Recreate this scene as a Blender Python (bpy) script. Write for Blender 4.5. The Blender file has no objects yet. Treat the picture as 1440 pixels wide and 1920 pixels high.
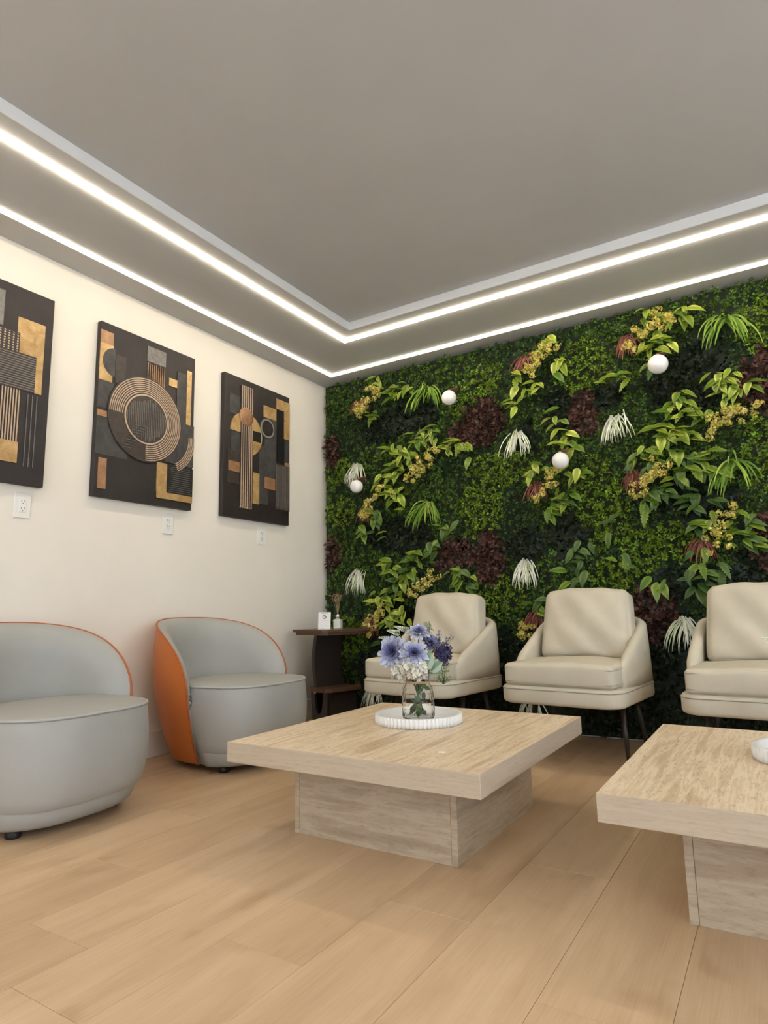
import bpy, bmesh, math, random
import numpy as np
from mathutils import Vector, Matrix
rnd = random.Random(7)
rng = np.random.default_rng(11)
PI = math.pi
S = bpy.context.scene
COL = S.collection

# ------------------------------------------------------------------ camera
cam_d = bpy.data.cameras.new('camera'); cam = bpy.data.objects.new('camera', cam_d); COL.objects.link(cam)
cam_d.sensor_fit = 'VERTICAL'; cam_d.sensor_height = 36.0; cam_d.sensor_width = 27.0
cam_d.lens = 1180.2 / 1920 * 36.0
fwd = Vector((-0.52097725, 0.83976947, 0.15287232)).normalized()
upv = Vector((0.09713526, -0.11960604, 0.98805827)).normalized()
rgt = fwd.cross(upv).normalized(); upv = rgt.cross(fwd)
M = Matrix((rgt, upv, -fwd)).transposed().to_4x4(); M.translation = (3.1055, -4.1095, 0.80)
cam.matrix_world = M; cam_d.clip_start = 0.02
S.camera = cam

# ------------------------------------------------------------------ world, daylight, exposure
EXPOSURE = 1.14
LED_WALL, LED_CENTRE = 2.2, 23.0      # the strip by the walls is dimmed lower than the one by the raised centre
W = bpy.data.worlds.new('world'); S.world = W; W.use_nodes = True
bg = W.node_tree.nodes['Background']; bg.inputs['Color'].default_value = (0.72, 0.85, 1.0, 1); bg.inputs['Strength'].default_value = 1.2
def window_light(name, loc, rot, sx, sy, power, color):
    l = bpy.data.lights.new(name, 'AREA'); l.shape = 'RECTANGLE'; l.size = sx; l.size_y = sy
    l.energy = power; l.color = color
    o = bpy.data.objects.new(name, l); COL.objects.link(o); o.location = loc; o.rotation_euler = rot
    return o
# daylight entering by the glazed wall on the right and the shop front behind the camera
window_light('window_daylight_right', (5.75, -3.1, 1.35), (0, PI/2, 0), 2.1, 4.2, 140, (0.78, 0.89, 1.0))
window_light('window_daylight_front', (2.8, -6.75, 1.35), (PI/2, 0, 0), 4.2, 2.1, 140, (0.86, 0.93, 1.0))
vs = S.view_settings
vs.view_transform = 'Standard'; vs.look = 'None'; vs.exposure = EXPOSURE; vs.gamma = 1.0; vs.use_curve_mapping = False

# ------------------------------------------------------------------ materials
def mat(name, color=(.5, .5, .5), rough=.6, spec=.5, metal=0, **kw):
    m = bpy.data.materials.new(name); m.use_nodes = True
    b = m.node_tree.nodes['Principled BSDF']
    b.inputs['Base Color'].default_value = (*color, 1); b.inputs['Roughness'].default_value = rough
    b.inputs['Specular IOR Level'].default_value = spec; b.inputs['Metallic'].default_value = metal
    for k, v in kw.items(): b.inputs[k].default_value = v
    return m
class NB:
    def __init__(s, m): s.t = m.node_tree; s.b = s.t.nodes['Principled BSDF']
    def n(s, typ, **kw):
        x = s.t.nodes.new(typ)
        for k, v in kw.items():
            if k in x.inputs: x.inputs[k].default_value = v
            else: setattr(x, k, v)
        return x
    def l(s, a, b): s.t.links.new(a, b)
    def coord(s, scale=(1, 1, 1), kind='Object', rnd_off=False):
        tc = s.n('ShaderNodeTexCoord'); mp = s.n('ShaderNodeMapping'); mp.inputs['Scale'].default_value = scale
        s.l(tc.outputs[kind], mp.inputs['Vector'])
        if rnd_off:
            oi = s.n('ShaderNodeObjectInfo'); mu = s.n('ShaderNodeMath', operation='MULTIPLY'); mu.inputs[1].default_value = 40
            s.l(oi.outputs['Random'], mu.inputs[0]); cb = s.n('ShaderNodeCombineXYZ')
            for i in range(3): s.l(mu.outputs[0], cb.inputs[i])
            s.l(cb.outputs[0], mp.inputs['Location'])
        return mp.outputs[0]
    def noise(s, vec, scale=5, detail=4, rough=.55, dist=0):
        x = s.n('ShaderNodeTexNoise'); x.inputs['Scale'].default_value = scale; x.inputs['Detail'].default_value = detail
        x.inputs['Roughness'].default_value = rough; x.inputs['Distortion'].default_value = dist
        s.l(vec, x.inputs['Vector']); return x.outputs['Fac']
    def ramp(s, fac, stops):
        r = s.n('ShaderNodeValToRGB'); e = r.color_ramp.elements
        while len(e) < len(stops): e.new(.5)
        for el, (p, c) in zip(e, stops): el.position = p; el.color = (*c, 1)
        s.l(fac, r.inputs[0]); return r.outputs[0]
    def mix(s, a, b, fac=.5, mode='MIX'):
        x = s.n('ShaderNodeMix', data_type='RGBA', blend_type=mode)
        if isinstance(fac, float): x.inputs[0].default_value = fac
        else: s.l(fac, x.inputs[0])
        s.l(a, x.inputs[6]); s.l(b, x.inputs[7]); return x.outputs[2]
    def bump(s, h, strength=.2, dist=.01):
        x = s.n('ShaderNodeBump'); x.inputs['Strength'].default_value = strength; x.inputs['Distance'].default_value = dist
        s.l(h, x.inputs['Height']); s.l(x.outputs[0], s.b.inputs['Normal'])
    def base(s, c): s.l(c, s.b.inputs['Base Color'])

def mat_paint(name, col, bump=.05):
    m = mat(name, col, .75, .3); q = NB(m); v = q.coord()
    f = q.noise(v, 2.0, 3)
    q.base(q.ramp(f, [(.3, tuple(c*.97 for c in col)), (.7, tuple(min(1, c*1.03) for c in col))]))
    q.bump(q.noise(v, 220, 2), bump, .002); return m
def mat_fabric(name, col, weave=700, rough=.85, bump=.25):
    m = mat(name, col, rough, .25); q = NB(m); v = q.coord()
    f = q.noise(v, 6, 4)
    a = q.ramp(f, [(.3, tuple(c*.93 for c in col)), (.7, tuple(min(1, c*1.05) for c in col))])
    g = q.noise(v, weave, 2)
    b = q.ramp(g, [(.3, (.86, .86, .86)), (.7, (1, 1, 1))])
    q.base(q.mix(a, b, 1.0, 'MULTIPLY')); q.bump(g, bump, .0012); return m
def mat_leather(name, col, rough=.5):
    m = mat(name, col, rough, .4); q = NB(m); v = q.coord()
    f = q.noise(v, 4, 4)
    q.base(q.ramp(f, [(.3, tuple(c*.95 for c in col)), (.7, tuple(min(1, c*1.04) for c in col))]))
    h = q.n('ShaderNodeTexVoronoi'); h.inputs['Scale'].default_value = 420; q.l(v, h.inputs['Vector'])
    q.bump(h.outputs['Distance'], .10, .001); return m
def mat_wood_floor():
    m = mat('oak_plank', (.5, .35, .2), .42, .35); q = NB(m)
    v = q.coord((5, .8, 1), 'Object', True)
    a = q.noise(v, 2.2, 6, .55, .6)
    c1 = q.ramp(a, [(.30, (.53, .365, .220)), (.5, (.61, .430, .265)), (.70, (.66, .48, .305))])
    v2 = q.coord((70, 1.6, 1), 'Object', True)
    g = q.noise(v2, 3.0, 5, .6)
    c2 = q.ramp(g, [(.3, (.91, .89, .87)), (.65, (1, 1, 1))])
    v3 = q.coord((3.2, 2.2, 1), 'Object', True)
    k = q.ramp(q.noise(v3, 2.2, 2), [(.60, (1, 1, 1)), (.78, (.82, .78, .72))])
    oi = q.n('ShaderNodeObjectInfo'); t = q.ramp(oi.outputs['Random'], [(0, (.90, .88, .86)), (1, (1.0, 1.0, 1.0))])
    q.base(q.mix(q.mix(q.mix(c1, c2, 1.0, 'MULTIPLY'), k, 1.0, 'MULTIPLY'), t, 1.0, 'MULTIPLY')); q.bump(g, .12, .0015); return m
def mat_travertine(name, scale, light=1.0, soft=0.0):
    m = mat(name, (.6, .5, .4), .38, .4); q = NB(m)
    v = q.coord(scale, 'Object', True)
    a = q.noise(v, 2.2, 10, .66, .22)
    L = light
    def sf(c): return tuple(x*(1-soft)+y*L*soft for x, y in zip(c, (.50, .425, .345)))
    c = q.ramp(a, [(p_, sf(c_)) for p_, c_ in [(.30, (.36*L, .245*L, .145*L)), (.43, (.50*L, .375*L, .245*L)), (.50, (.64*L, .52*L, .375*L)), (.57, (.52*L, .39*L, .255*L)), (.70, (.70*L, .60*L, .46*L))]])
    v2 = q.coord(tuple(s**.6*9 for s in scale), 'Object', True)
    b = q.noise(v2, 3.2, 5, .7, .2)
    pit = q.ramp(b, [(.34, (.66, .60, .52)), (.46, (1, 1, 1))])
    q.base(q.mix(c, pit, .8*(1-soft), 'MULTIPLY')); q.bump(b, .08, .001); return m
def mat_attr(name, rough=.5, spec=.35):
    m = mat(name, (.1, .2, .05), rough, spec); q = NB(m)
    a = q.n('ShaderNodeAttribute', attribute_name='Col'); q.base(a.outputs['Color']); return m
def mat_leaf(name, c0, c1, rough=.42):
    m = mat(name, c0, rough, .4); q = NB(m)
    oi = q.n('ShaderNodeObjectInfo'); a = q.ramp(oi.outputs['Random'], [(0, c0), (1, c1)])
    tc = q.n('ShaderNodeTexCoord'); sx = q.n('ShaderNodeSeparateXYZ'); q.l(tc.outputs['Object'], sx.inputs[0])
    ab = q.n('ShaderNodeMath', operation='ABSOLUTE'); q.l(sx.outputs['Y'], ab.inputs[0])
    v = q.coord((5, 16, 1)); n = q.noise(v, 3, 3); mu = q.n('ShaderNodeMath', operation='MULTIPLY_ADD'); mu.inputs[1].default_value = .16; q.l(n, mu.inputs[0]); q.l(ab.outputs[0], mu.inputs[2])
    b = q.ramp(mu.outputs[0], [(.07, (1.0, 1.0, .75)), (.11, (.55, .68, .5)), (.17, (.75, .85, .65)), (.24, (1.35, 1.25, 1.3))])
    q.base(q.mix(a, b, 1.0, 'MULTIPLY')); return m
def mat_metal_paint(name, c0, c1, scale=22, rough=.38, metal=.75):
    m = mat(name, c0, rough, .5, metal); q = NB(m); v = q.coord()
    n = q.noise(v, scale, 6, .7, .4); q.base(q.ramp(n, [(.3, c0), (.7, c1)])); q.bump(n, .25, .002); return m

WALL = mat_paint('wall_paint', (.80, .75, .665))
CEIL = mat_paint('ceiling_paint', (.485, .485, .475), .02)
BASEB = mat('baseboard_paint', (.82, .78, .71), .45)
OAK = mat_wood_floor()
SUB = mat('floor_joint', (.20, .13, .07), .9)
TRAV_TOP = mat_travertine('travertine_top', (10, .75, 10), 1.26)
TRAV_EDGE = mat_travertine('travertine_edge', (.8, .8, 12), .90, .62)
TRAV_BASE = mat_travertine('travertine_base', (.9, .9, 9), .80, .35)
LINEN = mat_fabric('beige_linen', (.61, .55, .43))
SEAM = mat('linen_seam', (.36, .32, .25), .9)
GREYL = mat_leather('grey_leather', (.365, .362, .338))
ORANGE = mat_leather('orange_leather', (.56, .165, .035), .42)
GPIPE = mat('grey_piping', (.40, .40, .38), .5)
OPIPE = mat('orange_piping', (.40, .10, .025), .5)
BLACKP = mat('black_plastic', (.012, .012, .012), .5)
DARKLEG = mat('dark_metal_leg', (.030, .024, .020), .35, .5, .3)
WALNUT = mat_fabric('walnut_wood', (.115, .062, .036), 90, .38, .1)
EBONY = mat('dark_stained_wood', (.026, .019, .016), .4)
WHITEC = mat('white_ceramic', (.80, .79, .77), .35)
WHITEP = mat('white_plastic', (.78, .77, .74), .35)
SLOT = mat('outlet_slot', (.08, .07, .06), .7)
PAPER = mat('white_card', (.83, .83, .81), .5)
INK = mat('card_print', (.05, .05, .055), .6)
OPAL = mat('opal_glass', (.82, .81, .79), .28, .5)
COPPER = mat('copper_plate', (.42, .24, .17), .35, .5, .6)
GLASS = mat('clear_glass', (1, 1, 1), .03, .5); NB(GLASS).b.inputs['Transmission Weight'].default_value = 1.0
NB(GLASS).b.inputs['IOR'].default_value = 1.22
PANE = mat('window_glass', (1, 1, 1), .0, .5); NB(PANE).b.inputs['Transmission Weight'].default_value = 1.0; NB(PANE).b.inputs['IOR'].default_value = 1.05
FROST = mat('frosted_wax', (.70, .70, .64), .35)
CHROME = mat('chrome', (.75, .75, .75), .15, .5, 1.0)
JUTE = mat('jute_twine', (.45, .33, .20), .9)
FRAME = mat('window_frame_metal', (.10, .10, .10), .4)
def mat_led(name, strength):
    m = mat(name, (.9, .9, .9), .5); b = NB(m).b
    b.inputs['Emission Color'].default_value = (1.0, .88, .69, 1); b.inputs['Emission Strength'].default_value = strength; return m
LEAFS = mat_attr('small_leaves', .45, .32)
PETAL = mat_attr('petals', .7, .2)
BACKING = mat('hedge_backing', (.012, .020, .008), .95)
LIME = mat_leaf('lime_leaf', (.24, .32, .025), (.44, .48, .09), .36)
MIDG = mat_leaf('mid_leaf', (.085, .165, .015), (.24, .30, .04), .36)
FERN = mat_leaf('fern_leaf', (.040, .090, .018), (.10, .16, .035))
SAGE = mat_leaf('sage_leaf', (.25, .33, .25), (.33, .40, .31))
STEMG = mat('stem_green', (.06, .10, .03), .6)
DRY = mat('dry_stem', (.33, .24, .14), .8)

# ------------------------------------------------------------------ mesh helpers
def tagit(o, label=None, cat=None, group=None, kind=None):
    if label: o['label'] = label
    if cat: o['category'] = cat
    if group: o['group'] = group
    if kind: o['kind'] = kind
    return o
def link(name, me, parent=None, loc=None, rot=None):
    o = bpy.data.objects.new(name, me); COL.objects.link(o)
    if parent is not None: o.parent = parent
    if loc is not None: o.location = loc
    if rot is not None: o.rotation_euler = rot
    return o
def mk(name, vf, m, parent=None, loc=None, rot=None, smooth=False):
    v, f = vf; me = bpy.data.meshes.new(name); me.from_pydata([tuple(map(float, p)) for p in v], [], f)
    for x in (m if isinstance(m, (list, tuple)) else [m]): me.materials.append(x)
    if smooth: me.polygons.foreach_set('use_smooth', [True]*len(me.polygons))
    me.update(); return link(name, me, parent, loc, rot)
def empty(name, loc=(0, 0, 0), rz=0, parent=None):
    o = bpy.data.objects.new(name, None); COL.objects.link(o); o.empty_display_size = .1
    o.location = loc; o.rotation_euler = (0, 0, rz)
    if parent is not None: o.parent = parent
    return o
def join(*vfs):
    V, F = [], []
    for v, f in vfs:
        n = len(V); V += [tuple(p) for p in v]; F += [tuple(i+n for i in q) for q in f]
    return V, F
def xf(vf, mtx): return [tuple(mtx @ Vector(p)) for p in vf[0]], vf[1]
def mv(vf, d): return [(p[0]+d[0], p[1]+d[1], p[2]+d[2]) for p in vf[0]], vf[1]
def box(x0, x1, y0, y1, z0, z1):
    v = [(x, y, z) for z in (z0, z1) for y in (y0, y1) for x in (x0, x1)]
    return v, [(0, 2, 3, 1), (4, 5, 7, 6), (0, 1, 5, 4), (2, 6, 7, 3), (0, 4, 6, 2), (1, 3, 7, 5)]
def bbox(x0, x1, y0, y1, z0, z1, b=.003, seg=1):
    bm = bmesh.new(); bmesh.ops.create_cube(bm, size=1)
    for v in bm.verts:
        v.co = Vector(((x0+x1)/2+v.co.x*(x1-x0), (y0+y1)/2+v.co.y*(y1-y0), (z0+z1)/2+v.co.z*(z1-z0)))
    bmesh.ops.bevel(bm, geom=bm.edges[:], offset=b, segments=seg, affect='EDGES', profile=.5)
    bm.verts.ensure_lookup_table(); bm.verts.index_update()
    r = [tuple(v.co) for v in bm.verts], [tuple(v.index for v in f.verts) for f in bm.faces]; bm.free(); return r
def lathe(prof, n=32, mod=None):
    V, F = [], []
    for i in range(n):
        a = 2*PI*i/n
        for j, (r, z) in enumerate(prof):
            rr = r if mod is None else mod(r, z, a, j)
            V.append((rr*math.cos(a), rr*math.sin(a), z))
    m = len(prof)
    for i in range(n):
        k = (i+1) % n
        for j in range(m-1): F.append((i*m+j, k*m+j, k*m+j+1, i*m+j+1))
    return V, F
def tube(path, r, n=8, closed=False):
    P = [Vector(p) for p in path]; V, F = [], []; m = len(P); prev = None
    for i, p in enumerate(P):
        if closed: t = P[(i+1) % m]-P[i-1]
        else: t = P[min(i+1, m-1)]-P[max(i-1, 0)]
        t.normalize()
        if prev is None:
            a = Vector((0, 0, 1)) if abs(t.z) < .9 else Vector((1, 0, 0)); u = t.cross(a).normalized()
        else: u = (prev-t*prev.dot(t)).normalized()
        prev = u; w = t.cross(u)
        rr = r[i] if isinstance(r, (list, tuple)) else r
        for k in range(n):
            a = 2*PI*k/n; V.append(tuple(p+(u*math.cos(a)+w*math.sin(a))*rr))
    for i in range(m if closed else m-1):
        j = (i+1) % m
        for k in range(n): F.append((i*n+k, i*n+(k+1) % n, j*n+(k+1) % n, j*n+k))
    if not closed: F.append(tuple(range(n-1, -1, -1))); F.append(tuple((m-1)*n+k for k in range(n)))
    return V, F
def prism(poly, z0, z1):
    n = len(poly); V = [(x, y, z0) for x, y in poly]+[(x, y, z1) for x, y in poly]
    F = [tuple(range(n-1, -1, -1)), tuple(range(n, 2*n))]+[(i, (i+1) % n, n+(i+1) % n, n+i) for i in range(n)]
    return V, F
def cushion(hx, hy, hz, r, n=18, bulge=(0, 0, 0), fn=None):
    """soft box: rounded edges, faces puffed by bulge; fn(x,y,z)->offset for folds"""
    ts = [math.sin(PI/2*(-1+2*i/n)) for i in range(n+1)]
    idx = {}; V = []; F = []; h = np.array((hx, hy, hz)); b = np.array(bulge)
    def vert(p):
        key = tuple(round(c, 5) for c in p)
        if key in idx: return idx[key]
        p = np.array(p); q = np.clip(p*h, -(h-r), h-r); d = p*h-q
        l = np.linalg.norm(d); pos = q+(d/l*r if l > 1e-9 else d)
        g = (1-p**2)
        for ax in range(3):
            o1, o2 = (ax+1) % 3, (ax+2) % 3
            pos[ax] += p[ax]*b[ax]*max(0, g[o1])**.7*max(0, g[o2])**.7
        if fn is not None: pos = pos+np.array(fn(*(p)))
        V.append(tuple(pos)); idx[key] = len(V)-1; return idx[key]
    for ax in range(3):
        for s in (-1, 1):
            for i in range(n):
                for j in range(n):
                    q = []
                    for a, c in ((i, j), (i+1, j), (i+1, j+1), (i, j+1)):
                        p = [0, 0, 0]; p[ax] = s; p[(ax+1) % 3] = ts[a]; p[(ax+2) % 3] = ts[c]; q.append(vert(p))
                    F.append(tuple(q if s > 0 else q[::-1]))
    return V, F
def colmesh(name, V, F, C, m, parent=None, loc=None):
    me = bpy.data.meshes.new(name); V = np.asarray(V, np.float32); F = np.asarray(F, np.int32)
    me.vertices.add(len(V)); me.vertices.foreach_set('co', V.ravel())
    k = F.shape[1]; me.loops.add(F.size); me.loops.foreach_set('vertex_index', F.ravel())
    me.polygons.add(len(F)); me.polygons.foreach_set('loop_start', np.arange(0, F.size, k, dtype=np.int32))
    me.update(calc_edges=True)
    a = me.color_attributes.new('Col', 'FLOAT_COLOR', 'POINT')
    C = np.concatenate([np.asarray(C, np.float32), np.ones((len(C), 1), np.float32)], 1); a.data.foreach_set('color', C.ravel())
    me.materials.append(m); me.validate(); return link(name, me, parent, loc)
def copy_tree(o, parent=None):
    c = o.copy(); COL.objects.link(c); c.parent = parent
    for ch in o.children: copy_tree(ch, c)
    return c

# ------------------------------------------------------------------ room shell
H = 2.668; RX = 5.7; RY = -6.7; STEP = .055; T = .12
def struct(name, vf, m, parent=None):
    o = mk(name, vf, m, parent)
    if parent is None: o['kind'] = 'structure'
    return o
floor = struct('floor', box(-T, RX+T, RY-T, T, -.10, -.012), SUB)
tagit(floor, 'pale oak plank floor running towards the green wall', 'floor')
wl = struct('wall_left', box(-T, 0, RY-T, T, -.012, H), WALL); tagit(wl, 'warm white painted wall carrying the three pictures', 'wall')
wb = struct('wall_back', box(0, RX, 0, T, -.012, H), WALL); tagit(wb, 'end wall hidden under the living green foliage', 'wall')
# glazed walls outside the frame
def glazed(name, along, fixed, lo, hi, w0, w1, zl, zh, label):
    def B(a0, a1, z0, z1):
        return box(a0, a1, fixed-T, fixed, z0, z1) if along == 'x' else box(fixed, fixed+T, a0, a1, z0, z1)
    w = struct(name, join(B(lo, w0, -.012, H), B(w1, hi, -.012, H), B(w0, w1, -.012, zl), B(w0, w1, zh, H)), WALL)
    return tagit(w, label, 'wall')
glazed('wall_right', 'y', RX, RY, 0, -5.2, -1.0, .25, 2.45, 'painted wall with a long shop window on the right')
glazed('wall_front', 'x', RY, 0, RX, .7, 4.9, .25, 2.45, 'painted wall with a wide shop window behind the viewer')
def window(name, along, fixed, w0, w1, zl, zh, label):
    def B(a0, a1, z0, z1, d0, d1):
        return box(a0, a1, fixed-d1, fixed-d0, z0, z1) if along == 'x' else box(fixed+d0, fixed+d1, a0, a1, z0, z1)
    r = empty(name, (0, 0, 0)); r['kind'] = 'structure'; tagit(r, label, 'window')
    fr = [B(w0, w1, zl, zl+.06, .02, .08), B(w0, w1, zh-.06, zh, .02, .08), B(w0, w0+.06, zl, zh, .02, .08), B(w1-.06, w1, zl, zh, .02, .08)]
    k = 3
    for i in range(1, k): a = w0+(w1-w0)*i/k; fr.append(B(a-.03, a+.03, zl, zh, .02, .08))
    mk('window_frame', join(*fr), FRAME, r)
    for i in range(k):
        a = w0+(w1-w0)*i/k; b = w0+(w1-w0)*(i+1)/k
        mk('window_pane', B(a+.03, b-.03, zl+.06, zh-.06, .045, .05), PANE, r)
window('window_1', 'y', RX, -5.2, -1.0, .25, 2.45, 'long three-pane shop window in the right wall')
window('window_2', 'x', RY, .7, 4.9, .25, 2.45, 'wide three-pane shop window behind the viewer')
# stepped ceiling: flat soffit ring with two light lines, shallow raised centre
A0 = .805
ceil = struct('ceiling', box(-T, RX+T, RY-T, T, H+STEP, H+STEP+.1), CEIL); tagit(ceil, 'grey painted ceiling with a shallow raised centre', 'ceiling')
for b in (box(-T, A0, RY-T, T, H, H+STEP), box(RX-A0, RX+T, RY-T, T, H, H+STEP), box(A0, RX-A0, -A0, T, H, H+STEP), box(A0, RX-A0, RY-T, RY+A0, H, H+STEP)):
    mk('soffit', b, CEIL, ceil)
FASC_DAYLIGHT = mat('fascia_daylight_tone', (.76, .76, .75), .5)  # paler than the ceiling: daylight on the step faces put into the colour
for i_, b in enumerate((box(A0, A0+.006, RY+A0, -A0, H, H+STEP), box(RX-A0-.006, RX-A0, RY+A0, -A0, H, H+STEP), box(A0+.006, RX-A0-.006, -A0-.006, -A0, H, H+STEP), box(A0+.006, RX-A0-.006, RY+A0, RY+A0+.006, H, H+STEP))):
    o = struct('added_trim_%d' % (i_+1), b, FASC_DAYLIGHT)
    tagit(o, 'added fascia with painted-in daylight along the raised ceiling centre on the %s side' % ('picture wall', 'right', 'green wall', 'viewer')[i_], 'trim')
bb = struct('baseboard_left', bbox(0.0, .014, RY, -.03, 0, .142, .003), BASEB); tagit(bb, 'white baseboard along the wall behind the barrel chairs', 'baseboard')

def led_loop(name, a, label, strength):
    LED = mat_led('led_diffuser', strength)
    r = empty(name, (a, -a, H)); tagit(r, label, 'light strip', 'light lines around the ceiling')
    w = .013; d = .015 if a < .4 else .008
    x0, x1, y0, y1 = a, RX-a, RY+a, -a
    def bar(p, q):
        P = Vector(p); Q = Vector(q); t = (Q-P).normalized(); s = Vector((-t.y, t.x, 0))
        P = P-t*w; Q = Q+t*w; V = []
        for X in (P, Q):
            for k, dz in ((-1, 0), (-.8, -d), (.8, -d), (1, 0)): V.append(tuple(X+s*w*k+Vector((0, 0, dz))-Vector((a, -a, 0))))
        return V, [(0, 1, 5, 4), (1, 2, 6, 5), (2, 3, 7, 6), (0, 3, 2, 1), (4, 5, 6, 7)]
    for p, q in (((x0, y0, 0), (x0, y1, 0)), ((x0, y1, 0), (x1, y1, 0)), ((x1, y1, 0), (x1, y0, 0)), ((x1, y0, 0), (x0, y0, 0))):
        mk('light_bar', bar(p, q), LED, r)
led_loop('led_strip', .221, 'glowing white light line in the soffit close to the walls', LED_WALL)
led_loop('led_strip', .687, 'glowing white light line next to the raised ceiling centre', LED_CENTRE)

# planks, one object each
PW = .2505; xk0 = 1.848-PW*8
ends = {5: -2.256, 6: -2.72, 8: -3.262, 10: -2.506, 12: -2.742}
prs = random.Random(3); ci = 0
x = xk0
for k in range(0, 24):
    a = xk0+PW*(k-0)
    k_rel = round((a-1.848)/PW)          # 0 -> plank right of x=1.848
    key = {-4: -2.256, -3: -2.72, -1: -3.262, 1: -2.506, 3: -2.742}.get(k_rel)
    x0, x1 = max(a, 0.002), min(a+PW, RX)
    if x1-x0 < .02: continue
    L = 1.83
    y = (key if key is not None else -2.6+prs.uniform(-.9, .9)) if key else {-2: -1.25, 0: -1.05, 2: -3.9, 4: -1.2}.get(k_rel, -prs.uniform(.3, 2.0))
    while y < 0: y += L
    while y > RY:
        hi = min(y, -0.0); lo = max(y-L, RY)
        if hi-lo > .02:
            o = mk('plank', bbox(-(x1-x0)/2+.0005, (x1-x0)/2-.0005, -(hi-lo)/2+.0005, (hi-lo)/2-.0005, -.012, 0, .0007), OAK, floor)
            o.location = ((x0+x1)/2, (hi+lo)/2, 0)
        y -= L

# ------------------------------------------------------------------ coffee tables
def coffee_table(x0, y0, label):
    wx, wy, zt, th = .99, 1.063, .336, .069
    r = empty('coffee_table', (x0+wx/2, y0+wy/2, 0)); tagit(r, label, 'coffee table', 'travertine coffee tables')
    v, f = bbox(-wx/2, wx/2, -wy/2, wy/2, zt-th, zt, .0015)
    o = mk('table_top', (v, f), [TRAV_TOP, TRAV_EDGE], r)
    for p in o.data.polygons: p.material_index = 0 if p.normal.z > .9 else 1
    bx, by, t = .329, .350, .022
    for s in (-1, 1):
        mk('base_panel', bbox(min(s*bx, s*(bx-t)), max(s*bx, s*(bx-t)), -by, by, 0, zt-th, .001), TRAV_BASE, r)
        mk('base_panel', bbox(-bx+t+.0008, bx-t-.0008, min(s*(by-.001), s*(by-t)), max(s*(by-.001), s*(by-t)), 0, zt-th, .001), TRAV_BASE, r)
    return r
coffee_table(1.3505, -2.3915, 'low square travertine coffee table holding the vase of blue flowers')
coffee_table(2.6655, -2.4220, 'low square travertine coffee table cut off by the right edge')
spot = mk('white_spot', bbox(-.012, .012, -.008, .008, 0, .0012, .0004), PAPER, None, (2.12, -2.19, .336), (0, 0, .3))  # small flat white piece set on the table top
tagit(spot, 'tiny white spot on the coffee table top', 'paper')  # plain small white spot, grouped with paper

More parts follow.
